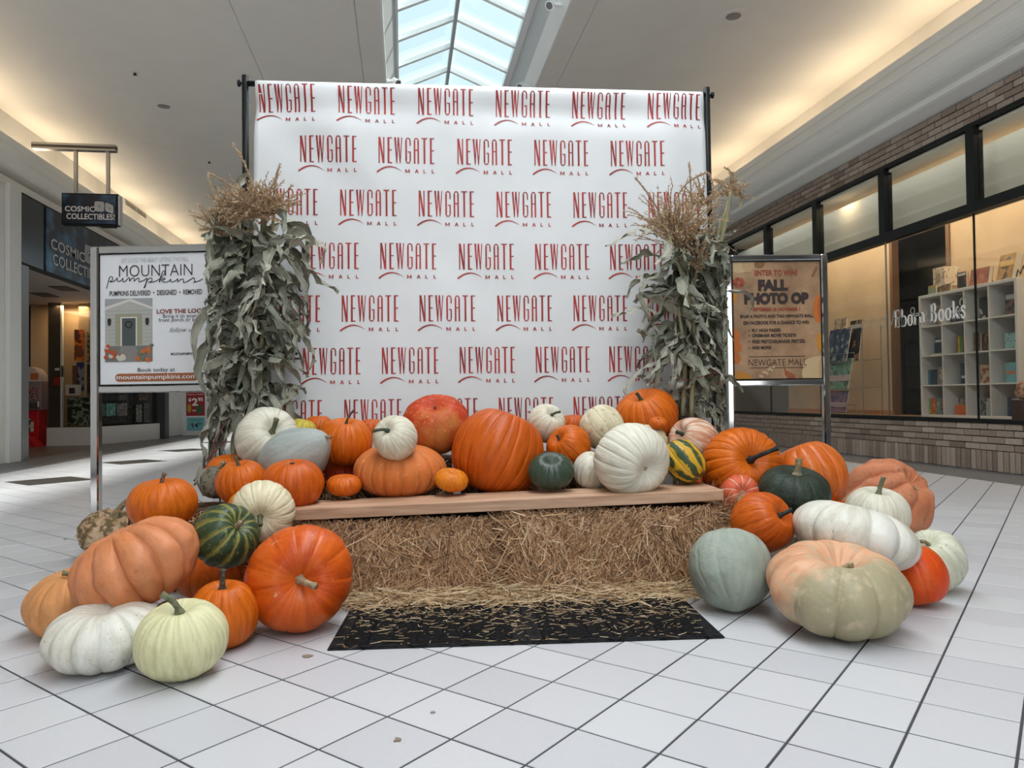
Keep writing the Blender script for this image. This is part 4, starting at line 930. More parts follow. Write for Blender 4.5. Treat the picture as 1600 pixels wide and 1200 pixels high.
# plank
pk = MB(); u0, u1, v0, v1 = -.19, 1.645, -.028, .215
def zt_(u): return .3535 + (u - 0) * (.391 - .3535) / 1.64
vs = []
for z_ in (-.042, 0):
    for (u, v) in ((u0, v0), (u1, v0), (u1, v1), (u0, v1)): vs.append(bp_(u, v, zt_(u) + z_))
pk.add(vs, [(3, 2, 1, 0), (4, 5, 6, 7), (0, 1, 5, 4), (1, 2, 6, 5), (2, 3, 7, 6), (3, 0, 4, 7)])
def wood():
    m = bpy.data.materials.new('fir_plank'); m.use_nodes = True; nt = m.node_tree; b = nt.nodes['Principled BSDF']; b.inputs['Roughness'].default_value = .55
    tc = nt.nodes.new('ShaderNodeTexCoord'); mp_ = nt.nodes.new('ShaderNodeMapping'); mp_.inputs['Scale'].default_value = (1.2, 16, 22)
    n = nt.nodes.new('ShaderNodeTexNoise'); n.inputs['Scale'].default_value = 2.2; n.inputs['Detail'].default_value = 6; n.inputs['Distortion'].default_value = .6
    nt.links.new(tc.outputs['Object'], mp_.inputs[0]); nt.links.new(mp_.outputs[0], n.inputs['Vector'])
    r = nt.nodes.new('ShaderNodeValToRGB'); e = r.color_ramp.elements; e[0].position = .3; e[0].color = (.40, .22, .125, 1); e[1].position = .7; e[1].color = (.62, .40, .27, 1)
    nt.links.new(n.outputs['Fac'], r.inputs[0]); nt.links.new(r.outputs[0], b.inputs['Base Color'])
    v = nt.nodes.new('ShaderNodeTexVoronoi'); v.inputs['Scale'].default_value = 2.0; v.inputs['Randomness'].default_value = 1.0
    mp2 = nt.nodes.new('ShaderNodeMapping'); mp2.inputs['Scale'].default_value = (1.5, 4, 1); nt.links.new(tc.outputs['Object'], mp2.inputs[0]); nt.links.new(mp2.outputs[0], v.inputs['Vector'])
    mr = nt.nodes.new('ShaderNodeMapRange'); mr.inputs[1].default_value = .03; mr.inputs[2].default_value = .08; mr.inputs[3].default_value = .65; mr.inputs[4].default_value = 0
    nt.links.new(v.outputs['Distance'], mr.inputs[0]); mx = nt.nodes.new('ShaderNodeMix'); mx.data_type = 'RGBA'; mx.inputs[7].default_value = (.14, .06, .03, 1)
    nt.links.new(mr.outputs[0], mx.inputs[0]); nt.links.new(r.outputs[0], mx.inputs[6]); nt.links.new(mx.outputs[2], b.inputs['Base Color'])
    return m
plank = pk.build('plank', wood()); tag(plank, 'pale wooden plank laid across two straw bales as a bench', 'plank')
bv = plank.modifiers.new('bevel', 'BEVEL'); bv.width = .003; bv.segments = 2
# mats
MA = math.radians(-5.0); mU = Vector((math.cos(MA), math.sin(MA), 0)); mV = Vector((-math.sin(MA), math.cos(MA), 0)); MO = Vector((-.238, 2.313, 0))
rubber = mat('rubber', (.006, .006, .007), .65, spec=.12, noise=((.018, .018, .02), 90, .4, .6))
def rubber_mat(label, u0, u1, v0, v1):
    root = empty('floor_mat', Matrix.Translation(MO + mU * (u0 + u1) / 2 + mV * (v0 + v1) / 2)); tag(root, label, 'mat', 'black rubber mats before the bench')
    M_ = Matrix(((mU.x, mV.x, 0, MO.x), (mU.y, mV.y, 0, MO.y), (0, 0, 1, 0.0005), (0, 0, 0, 1)))
    MB().box((u0, v0, 0), (u1, v1, .006), M=M_, bev=.002).build('backing', rubber, root)
    t = MB(); cw = .075; n = int((u1 - u0 - .03) / cw); x0 = (u0 + u1) / 2 - n * cw / 2
    for i in range(n):
        s = 1 if i % 2 else -1; y = v0 + .02
        while y < v1 - .02:
            c = Vector((x0 + (i + .5) * cw, y, .006)); R_ = Matrix.Translation(c) @ Matrix.Rotation(s * .55, 4, 'Z')
            t.box((-cw * .54, -.004, 0), (cw * .54, .004, .0035), M=M_ @ R_); y += .0165
    tag(t.build('tread_bars', rubber, root), kind='stuff')
    b = MB(); b.box((u0 + .004, v0 + .004, .005), (u1 - .004, v0 + .016, .0085), M=M_); b.build('rim', rubber, root)
rubber_mat('black rubber mat with herringbone tread, the left one of two', 0, .610, 0, .455)
rubber_mat('black rubber mat with herringbone tread, the right one of two', .6105, 1.224, 0, .455)
# loose straw swept against the bales and thinning out over the mats
k = 4200; uu = nr.uniform(.06, 1.60, k); dist = nr.gamma(1.25, .034, k); dist = np.where(dist > .19, nr.uniform(0, .19, k), dist)
hgt = np.clip(.040 * (1 - dist / .11), .002, .045) * nr.random(k) + .010
P = np.array(BO) + np.array(bU) * uu[:, None] + np.array(bV) * (-dist - .0)[:, None] + np.array((0, 0, 1.)) * hgt[:, None]
ang = nr.normal(0, 1.1, k) + PI * (nr.random(k) < .5)
Dd = np.array(bU) * np.cos(ang)[:, None] + np.array(bV) * np.sin(ang)[:, None] + np.array((0, 0, 1.)) * nr.normal(0.05, .16, k)[:, None]
k2 = 1000; u2 = nr.uniform(.02, 1.20, k2); v2 = .44 - np.abs(nr.normal(0, .20, k2)); v2 = np.clip(v2, .01, .45)
P2 = np.array(MO) + np.array(mU) * u2[:, None] + np.array(mV) * v2[:, None] + np.array((0, 0, 1.)) * .0125
a2 = nr.uniform(0, 2 * PI, k2); D2 = np.array(mU) * np.cos(a2)[:, None] + np.array(mV) * np.sin(a2)[:, None] * .6
PP = np.concatenate([P, P2]); DD = np.concatenate([Dd, D2]); kk = k + k2
NNN = np.array((0, 0, .65)) - np.array(bV) * .75 + nr.normal(0, .3, (kk, 3)); LL = np.concatenate([nr.gamma(3, .020, k) + .02, nr.gamma(2, .008, k2) + .005]); WWW = np.concatenate([nr.uniform(.002, .0056, k), nr.uniform(.0009, .0018, k2)])
ls = ribbons('loose_straw', PP, DD, NNN, LL, WWW, straw_pale, None, .06); tag(ls, 'loose pale straw scattered along the bales and over the mats', 'straw', kind='stuff')
# little scraps on the tiles
for i, (x, y, lb) in enumerate(((480, 1026, 'dry straw scrap on the tiles left of the mat'), (676, 1114, 'small grey chip on the tiles before the mat'), (621, 1157, 'larger grey chip nearest the photo bottom'), (102, 843, 'dark curled scrap on the tiles left of the pumpkins'))):
    q = on_z(x, y, 0); s_ = (.02, .008, .012, .018)[i]; r5 = random.Random(i)
    pts = [(q.x + s_ * math.cos(t * .9 + i) * r5.uniform(.4, 1), q.y + s_ * math.sin(t * .9 + i) * r5.uniform(.4, 1), .0008) for t in range(7)]
    tag(MB().prism(pts, (0, 0, .0025)).build('scrap', mat('scrap%d' % (i % 2), ((.25, .19, .13), (.30, .30, .31))[i in (1, 2)], .8)), lb, 'scrap')
# ================================================================== PUMPKINS
# (label, cx, cy, width px, depth m, height/width, axis (right, up, towards), ribs, rib depth, skin, options)
PUMPKINS = [
 ('pale orange ribbed pumpkin at the far left on the floor', 121, 938, 150, 2.448, .66, (-.08, 1, .1), 11, .10, 'pale_orange', dict(floor=1, stem=('green', .05, .011, (-.8, .1, .2)))),
 ('large bumpy peach pumpkin lying tilted on the left pile', 211, 884, 194, 2.334, .66, (-.42, .88, .12), 12, .20, 'peach', dict(bump=.018, wide=1)),
 ('flat white ribbed pumpkin at the lower left', 164, 990, 176, 2.148, .53, (0, 1, .08), 12, .17, 'white_blemish', dict(floor=1, wide=1)),
 ('pale yellow pumpkin with curved dark stem, nearest on the left', 284, 997, 138, 2.051, .83, (0, .98, .18), 15, .05, 'pale_yellow', dict(floor=1, stem=('green', .085, .012, (-1.0, .55, .1)))),
 ('tall orange pumpkin with upright stem beside the pale yellow pumpkin', 349, 957, 104, 2.297, .99, (0, 1, .1), 16, .05, 'orange', dict(floor=1, stem=('darkbrown', .075, .012, (.05, 1, 0)))),
 ('big glossy red orange pumpkin facing forward beside the mat', 469, 902, 165, 2.444, .82, (.28, .14, .94), 11, .045, 'redorange_gloss', dict(floor=1, stem=('tan', .10, .014, (1.0, -.2, .45)))),
 ('dark green and yellow striped squash on the left pile', 353, 838, 104, 2.512, .84, (.70, .58, .42), 12, .12, 'green_stripe', dict(stem=('tan', .035, .012, (.6, .5, .5)))),
 ('cream pumpkin with stem pointing forward at the left bench end', 410, 799, 98, 2.670, .80, (.22, -.12, .97), 16, .05, 'cream', dict(stem=('green', .055, .011, (.25, -.55, .6)))),
 ('orange pumpkin with brown curved stem on top of the peach pumpkin', 255, 787, 101, 2.740, .80, (-.05, 1, .08), 16, .05, 'orange', dict(stem=('brown', .055, .010, (.5, 1, 0)))),
 ('amber orange pumpkin half hidden behind the green striped squash', 330, 838, 132, 3.253, .90, (0, 1, 0), 14, .06, 'amber', dict(floor=1)),
 ('tan warty gourd with curled neck beside the chrome post', 172, 835, 88, 3.644, .78, (.3, .9, .1), 7, .03, 'warty_tan', dict(floor=1, bump=.045, bscale=22, stem=('straw', .14, .020, (.9, .6, .0)))),
 ('grey green warty gourd beside the left corn stalks', 336, 753, 46, 3.080, 1.1, (.3, .9, 0), 8, .05, 'warty_grey', dict(bump=.03, bscale=30, stem=('straw', .05, .014, (.6, .8, .1)))),
 ('orange pumpkin with leaning stem before the grey warty gourd', 378, 753, 79, 2.962, .84, (-.12, .95, .2), 18, .06, 'orange', dict(stem=('darkbrown', .055, .010, (-.4, 1, 0)))),
 ('orange pumpkin mostly hidden by the left corn stalks', 356, 737, 64, 3.250, .85, (0, 1, .1), 14, .05, 'orange', {}),
 ('orange pumpkin with short stem on the left end of the plank', 457, 756, 97, 2.908, .80, (0, 1, .1), 15, .045, 'orange_deep', dict(stem=('darkbrown', .022, .012, (0, 1, .1)))),
 ('small orange pumpkin peeking behind the cream pumpkin', 392, 795, 72, 2.803, .85, (0, 1, .1), 14, .05, 'amber', {}),
 ('shaded red orange pumpkin under the green striped squash', 338, 892, 112, 2.823, .82, (0, 1, .1), 13, .06, 'orange_deep', dict(floor=1)),
 ('small orange pumpkin just showing behind the pale yellow pumpkin', 272, 968, 72, 2.358, .88, (0, 1, .1), 13, .05, 'amber', dict(floor=1)),
 ('large white pumpkin with thick green stem by the left corn stalks', 417, 685, 99, 3.271, .92, (.5, .38, .78), 14, .03, 'white', dict(stem=('green', .085, .014, (.35, 1.0, .3)))),
 ('small yellow green striped gourd behind the blue grey squash', 473, 670, 43, 3.409, .72, (.2, .9, 0), 10, .06, 'yellow_stripe', {}),
 ('blue grey teardrop squash with pointed stem end', 462, 715, 96, 3.096, 1.36, (.78, .50, .30), 9, .03, 'bluegrey', dict(tear=.50, bump=.006, stem=('tan', .035, .011, (.9, -.1, .4)))),
 ('small orange pumpkin behind the yellow green gourd', 498, 668, 46, 3.525, .85, (0, 1, 0), 14, .05, 'orange', {}),
 ('orange pumpkin with long thin stem behind the blue grey squash', 540, 690, 87, 3.247, .84, (.05, .97, .2), 17, .05, 'orange', dict(stem=('darkbrown', .085, .007, (.8, .8, 0)))),
 ('small orange pumpkin peeking left of the small white pumpkin', 580, 672, 44, 3.440, .85, (0, 1, 0), 14, .05, 'orange_deep', {}),
 ('small white pumpkin sitting on the flat orange pumpkin', 617, 684, 71, 3.014, .90, (-.32, .5, .8), 15, .04, 'white_warm', dict(stem=('darkgreen', .075, .009, (-1.0, -.3, .35)))),
 ('wide flat orange ribbed pumpkin behind the plank', 624, 734, 148, 3.158, .54, (0, 1, .08), 18, .08, 'peach_orange', {}),
 ('small flat orange pumpkin at the back edge of the plank', 537, 758, 55, 2.997, .60, (0, 1, .1), 14, .05, 'orange', {}),
 ('dark red pumpkin in the shade behind the small flat orange one', 534, 738, 60, 3.324, .80, (0, 1, .1), 13, .05, 'red', {}),
 ('bumpy scarlet pumpkin on top of the back row', 682, 662, 104, 3.369, .80, (0, .78, .6), 11, .06, 'scarlet', dict(bump=.007, stem=('brown', .018, .008, (0, 1, .3)))),
 ('tiny yellow orange pumpkin before the huge orange pumpkin', 706, 750, 54, 3.000, .62, (.15, .95, .2), 14, .05, 'amber', {}),
 ('huge orange pumpkin in the middle behind the plank', 779, 708, 146, 3.207, .93, (.36, .90, -.16), 20, .05, 'orange_deep', dict(stem=('darkgreen', .05, .010, (.2, 1, 0)))),
 ('small white pumpkin with dark green stem left of the spotted one', 853, 661, 60, 3.381, .95, (.38, .6, .66), 14, .04, 'white_warm', dict(stem=('darkgreen', .055, .008, (1.0, .15, .1)))),
 ('small orange pumpkin between the two white pumpkins', 897, 668, 48, 3.500, .90, (0, 1, 0), 14, .05, 'orange_deep', {}),
 ('orange pumpkin tipped left above the dark green squash', 888, 699, 71, 3.264, .88, (-.62, .55, .5), 16, .05, 'orange', dict(stem=('darkbrown', .035, .008, (-.3, .9, .3)))),
 ('spotted cream pumpkin high on the back row', 941, 667, 69, 3.360, .98, (-.5, .75, -.35), 12, .03, 'cream_spot', dict(stem=('darkgreen', .03, .008, (-.6, .6, 0)))),
 ('small glossy dark green squash on the plank edge', 861, 735, 73, 3.024, .66, (0, .86, .5), 13, .08, 'darkgreen_gloss', {}),
 ('white pumpkin half hidden behind the big white pumpkin', 926, 735, 64, 3.135, .90, (.2, .9, .2), 15, .06, 'white', {}),
 ('big white pumpkin lying on the plank with its base forward', 986, 720, 118, 2.970, .86, (.46, -.24, .86), 20, .045, 'white', dict(scar=1)),
 ('orange pumpkin at the top right of the back row', 1009, 650, 99, 3.520, .80, (-.32, .88, .35), 18, .05, 'orange', dict(stem=('darkgreen', .05, .011, (-.7, .8, .2)))),
 ('cream warty gourd behind the big white pumpkin', 1010, 692, 66, 3.260, .85, (0, .9, .2), 9, .05, 'warty_cream', dict(bump=.03, bscale=26)),
 ('tiny orange pumpkin on top of the cream warty gourd', 1028, 661, 28, 3.220, .66, (0, .95, .3), 12, .10, 'orange', dict(stem=('brown', .012, .004, (0, 1, 0)))),
 ('green and yellow striped gourd beside the big white pumpkin', 1069, 721, 62, 3.100, 1.18, (.52, -.70, .42), 10, .07, 'yellow_green', dict(stem=('tan', .035, .009, (.5, -.6, .3)))),
 ('pink striated pumpkin before the right corn stalks', 1085, 690, 78, 3.380, .98, (-.72, .42, .45), 12, .03, 'pink', dict(stem=('darkgreen', .045, .012, (-.8, .2, .3)))),
 ('small orange gourd end below the striped gourd', 1094, 752, 26, 3.239, .8, (0, 1, 0), 10, .06, 'orange_deep', {}),
 ('big orange pumpkin with long dark stem at the right plank end', 1158, 728, 123, 3.180, .80, (.08, .34, .93), 22, .07, 'orange', dict(stem=('black', .150, .013, (.95, .40, .2)))),
 ('small red and white turban squash below the dark stemmed pumpkin', 1156, 774, 64, 2.991, .85, (-.08, .35, .92), 10, .08, 'turban', dict(scar=1)),
 ('orange pumpkin with curled dark stem leaning on the right bale', 1191, 817, 96, 2.751, .92, (.55, .45, .65), 15, .04, 'orange_deep', dict(stem=('black', .06, .011, (.8, .4, 0)))),
 ('dark green bumpy pumpkin with thick tan stem', 1241, 766, 111, 2.944, .64, (.05, .97, .26), 12, .05, 'darkgreen', dict(bump=.006, bscale=40, stem=('straw', .075, .017, (.12, 1, 0)))),
 ('tall glossy peach orange pumpkin behind the dark green one', 1268, 743, 106, 3.231, 1.0, (-.25, .85, -.3), 12, .08, 'peach_gloss', dict(wide=1)),
 ('round grey green pumpkin on the floor right of the bale', 1140, 890, 125, 2.622, .98, (0, .82, -.55), 10, .025, 'greygreen', dict(floor=1, bump=.010, nip=.10)),
 ('huge flat peach and green pumpkin on the right floor', 1309, 919, 216, 2.371, .58, (.02, .96, .20), 10, .12, 'peach_green', dict(floor=1, wide=1, dip=.6, stem=('straw', .06, .011, (1.0, .1, .3)))),
 ('flat white ribbed pumpkin lying tilted on the peach green one', 1332, 836, 190, 2.649, .50, (.27, .93, -.10), 12, .12, 'white_blemish', dict(wide=1)),
 ('wrinkled salmon pumpkin at the back right', 1383, 790, 136, 3.621, .96, (.45, .55, .5), 9, .20, 'salmon', dict(floor=1, bump=.03, bscale=10, wide=1, stem=('tan', .05, .007, (.5, -.8, .4)))),
 ('white pumpkin with green stem behind the tilted white one', 1369, 803, 97, 2.958, .86, (.02, .98, .18), 15, .04, 'white', dict(stem=('green', .085, .012, (.4, 1, 0)))),
 ('smooth red orange pumpkin on the right floor', 1432, 899, 88, 2.650, 1.04, (-.2, .9, -.3), 8, .05, 'redorange', dict(floor=1)),
 ('whitish green pumpkin farthest right on the floor', 1458, 877, 95, 2.833, .95, (-.38, .72, .35), 12, .05, 'white_green', dict(floor=1, stem=('straw', .05, .009, (-.9, .1, .2)))),
 ('small orange pumpkin just showing behind the tilted white one', 1312, 801, 46, 3.111, .85, (0, 1, 0), 13, .05, 'orange', {}),
 ('pale pumpkin in the gap under the leaning orange pumpkin', 1242, 866, 104, 3.065, .70, (0, 1, 0), 12, .05, 'white_warm', dict(floor=1)),
]
def skin(name, c1, c2, sc=4.0, spk=None, stripe=None, patch=None, strk=None, rough=.42, coat=0.0, bump=.28, bsc=60):
    m = bpy.data.materials.new('skin_' + name); m.use_nodes = True; nt = m.node_tree; b = nt.nodes['Principled BSDF']
    b.inputs['Roughness'].default_value = rough; b.inputs['Coat Weight'].default_value = coat; b.inputs['Coat Roughness'].default_value = .2; b.inputs['Specular IOR Level'].default_value = .22
    N = lambda t: nt.nodes.new(t); tc = N('ShaderNodeTexCoord')
    oi = N('ShaderNodeObjectInfo'); ad = N('ShaderNodeVectorMath'); ad.operation = 'ADD'; nt.links.new(tc.outputs['Object'], ad.inputs[0])
    ml = N('ShaderNodeMath'); ml.operation = 'MULTIPLY'; ml.inputs[1].default_value = 13; nt.links.new(oi.outputs['Random'], ml.inputs[0]); nt.links.new(ml.outputs[0], ad.inputs[1])
    def noise(scale, detail=4, rough_=.55):
        n = N('ShaderNodeTexNoise'); n.inputs['Scale'].default_value = scale; n.inputs['Detail'].default_value = detail; n.inputs['Roughness'].default_value = rough_
        nt.links.new(ad.outputs[0], n.inputs['Vector']); return n.outputs['Fac']
    def ramp(src, lo, hi, a=0., z=1.):
        r = N('ShaderNodeMapRange'); r.inputs[1].default_value = lo; r.inputs[2].default_value = hi; r.inputs[3].default_value = a; r.inputs[4].default_value = z; nt.links.new(src, r.inputs[0]); return r.outputs[0]
    def mix(f, a, z):
        x = N('ShaderNodeMix'); x.data_type = 'RGBA'; nt.links.new(f, x.inputs[0])
        for s, k in ((a, 6), (z, 7)):
            if isinstance(s, tuple): x.inputs[k].default_value = (*s, 1)
            else: nt.links.new(s, x.inputs[k])
        return x.outputs[2]
    def att(nm): a = N('ShaderNodeAttribute'); a.attribute_name = nm; return a.outputs['Fac']
    c = mix(ramp(noise(sc), .38, .62), c1, c2)
    # streaks that run from stem to blossom end
    av = N('ShaderNodeAttribute'); av.attribute_name = 'mer'; sn = N('ShaderNodeTexNoise'); sn.inputs['Scale'].default_value = 1.0; sn.inputs['Detail'].default_value = 5; nt.links.new(av.outputs['Vector'], sn.inputs['Vector'])
    c = mix(ramp(sn.outputs['Fac'], .45, .75, 0, .55), c, tuple(min(.85, k * 1.30 + .012) for k in c1))
    c = mix(ramp(sn.outputs['Fac'], .50, .28, 0, .55), c, tuple(k * .74 for k in c2))
    if strk: c = mix(ramp(sn.outputs['Fac'], strk[1], strk[2]), c, strk[0])
    if patch:   # (colour, low, high): a patch of other pigment on one side
        mm = N('ShaderNodeMath'); mm.operation = 'MULTIPLY_ADD'; nt.links.new(noise(9, 6, .7), mm.inputs[0]); mm.inputs[1].default_value = 1.0; nt.links.new(att('patch'), mm.inputs[2])
        c = mix(ramp(mm.outputs[0], patch[1], patch[2], 0, .88), c, patch[0])
    if stripe:  # (colour, low, high, noise amount, second colour)
        mm = N('ShaderNodeMath'); mm.operation = 'MULTIPLY_ADD'; nt.links.new(noise(16, 6, .7), mm.inputs[0]); mm.inputs[1].default_value = stripe[3]; nt.links.new(att('lob'), mm.inputs[2])
        c = mix(ramp(mm.outputs[0], stripe[1], stripe[2]), c, stripe[0])
    if spk:     # (colour, scale, low, high)
        c = mix(ramp(noise(spk[1], 3, .6), spk[2], spk[3]), c, spk[0])
    nt.links.new(c, b.inputs['Base Color'])
    if bump:
        bp = N('ShaderNodeBump'); bp.inputs['Strength'].default_value = bump; bp.inputs['Distance'].default_value = .01
        hs = N('ShaderNodeMath'); hs.operation = 'MULTIPLY_ADD'; nt.links.new(sn.outputs['Fac'], hs.inputs[0]); hs.inputs[1].default_value = 1.2; nt.links.new(noise(bsc, 4), hs.inputs[2]); nt.links.new(hs.outputs[0], bp.inputs['Height']); nt.links.new(bp.outputs[0], b.inputs['Normal'])
    return m
SK = {
 'orange': skin('orange', (.62, .135, .006), (.54, .102, .004), spk=((.70, .24, .05), 45, .68, .78), coat=.10),
 'orange_deep': skin('orange_deep', (.56, .105, .004), (.47, .074, .003), spk=((.66, .20, .04), 40, .70, .8), coat=.12),
 'amber': skin('amber', (.68, .21, .010), (.62, .155, .006), coat=.05),
 'redorange_gloss': skin('redorange_gloss', (.62, .110, .006), (.54, .062, .004), 6, spk=((.75, .42, .22), 14, .66, .74), rough=.36, coat=.2),
 'redorange': skin('redorange', (.62, .06, .006), (.66, .10, .008), 8, rough=.4, coat=.15),
 'red': skin('red', (.40, .03, .008), (.48, .05, .008)),
 'scarlet': skin('scarlet', (.46, .040, .010), (.54, .085, .022), 9, patch=((.46, .19, .045), 1.30, 1.62), spk=((.62, .20, .07), 60, .58, .68), rough=.5),
 'pale_orange': skin('pale_orange', (.64, .30, .115), (.58, .25, .09), 5, spk=((.5, .2, .07), 50, .7, .8), rough=.5),
 'peach': skin('peach', (.60, .205, .075), (.63, .255, .12), 6, spk=((.55, .17, .06), 35, .62, .75), rough=.5, coat=.1),
 'peach_orange': skin('peach_orange', (.58, .155, .032), (.60, .21, .07), 7, spk=((.72, .36, .18), 60, .62, .72), rough=.5),
 'peach_gloss': skin('peach_gloss', (.62, .16, .022), (.60, .12, .012), 4, rough=.35, coat=.3),
 'salmon': skin('salmon', (.50, .165, .075), (.60, .26, .14), 7, spk=((.36, .13, .06), 30, .60, .72), rough=.55),
 'pink': skin('pink', (.62, .33, .20), (.54, .24, .14), 8, strk=((.74, .60, .48), .50, .62), rough=.5),
 'white': skin('white', (.71, .675, .56), (.65, .61, .49), 4, spk=((.60, .53, .40), 70, .70, .78), coat=.08),
 'white_warm': skin('white_warm', (.70, .655, .53), (.64, .585, .44), 5, spk=((.5, .42, .28), 60, .70, .78), coat=.1),
 'white_blemish': skin('white_blemish', (.69, .685, .62), (.66, .62, .52), 4, spk=((.40, .33, .22), 75, .66, .72), patch=None, coat=.08),
 'white_green': skin('white_green', (.66, .65, .52), (.54, .56, .42), 6, spk=((.42, .40, .26), 45, .62, .74)),
 'cream': skin('cream', (.76, .69, .49), (.72, .63, .42), 5, coat=.1),
 'cream_spot': skin('cream_spot', (.70, .64, .48), (.64, .56, .38), 5, spk=((.46, .35, .18), 40, .58, .68)),
 'pale_yellow': skin('pale_yellow', (.70, .67, .40), (.66, .63, .36), 4, coat=.12),
 'greygreen': skin('greygreen', (.29, .33, .275), (.37, .405, .35), 5, spk=((.26, .31, .25), 60, .60, .72), rough=.5),
 'bluegrey': skin('bluegrey', (.32, .355, .335), (.41, .44, .42), 5, spk=((.28, .31, .28), 60, .62, .74), rough=.5),
 'darkgreen': skin('darkgreen', (.017, .026, .019), (.034, .048, .034), 12, spk=((.06, .078, .056), 70, .60, .72), rough=.45, bump=.35, bsc=45),
 'darkgreen_gloss': skin('darkgreen_gloss', (.028, .048, .030), (.042, .066, .042), 8, rough=.30, coat=.25),
 'green_stripe': skin('green_stripe', (.022, .045, .020), (.04, .07, .028), 10, stripe=((.235, .225, .06), 1.66, 1.18, 2.0), spk=((.20, .22, .08), 70, .62, .70), rough=.4, coat=.15),
 'yellow_green': skin('yellow_green', (.030, .060, .025), (.05, .085, .03), 10, stripe=((.60, .35, .025), 1.98, 1.78, 2.4), rough=.4, coat=.15),
 'yellow_stripe': skin('yellow_stripe', (.62, .46, .05), (.58, .42, .05), 8, stripe=((.35, .38, .08), .55, .3, .2), rough=.4),
 'turban': skin('turban', (.56, .085, .035), (.62, .14, .07), 9, stripe=((.72, .52, .38), .52, .20, .45), patch=((.14, .17, .09), 1.42, 1.55), rough=.45),
 'warty_tan': skin('warty_tan', (.56, .40, .27), (.46, .31, .18), 9, spk=((.17, .115, .055), 26, .47, .55), rough=.7),
 'warty_grey': skin('warty_grey', (.16, .145, .10), (.25, .22, .16), 14, spk=((.08, .075, .05), 45, .52, .6), rough=.7),
 'warty_cream': skin('warty_cream', (.70, .62, .40), (.64, .55, .33), 7, rough=.5),
 'peach_green': skin('peach_green', (.68, .37, .22), (.62, .31, .17), 5, patch=((.33, .322, .205), .98, 1.26), spk=((.52, .42, .28), 22, .54, .70), rough=.45, coat=.1),
}
def stem_mat(nm, a, z): return mat('stem_' + nm, a, .75, noise=(z, 55, .4, .6), bump=(90, .8))
ST = {'green': stem_mat('green', (.10, .12, .06), (.20, .20, .11)), 'darkgreen': stem_mat('darkgreen', (.030, .045, .028), (.07, .085, .05)), 'tan': stem_mat('tan', (.42, .31, .19), (.30, .21, .12)),
      'brown': stem_mat('brown', (.15, .09, .05), (.25, .17, .10)), 'darkbrown': stem_mat('darkbrown', (.05, .042, .03), (.13, .11, .075)), 'black': stem_mat('black', (.012, .014, .012), (.03, .032, .027)), 'straw': stem_mat('straw', (.36, .29, .17), (.22, .17, .09))}
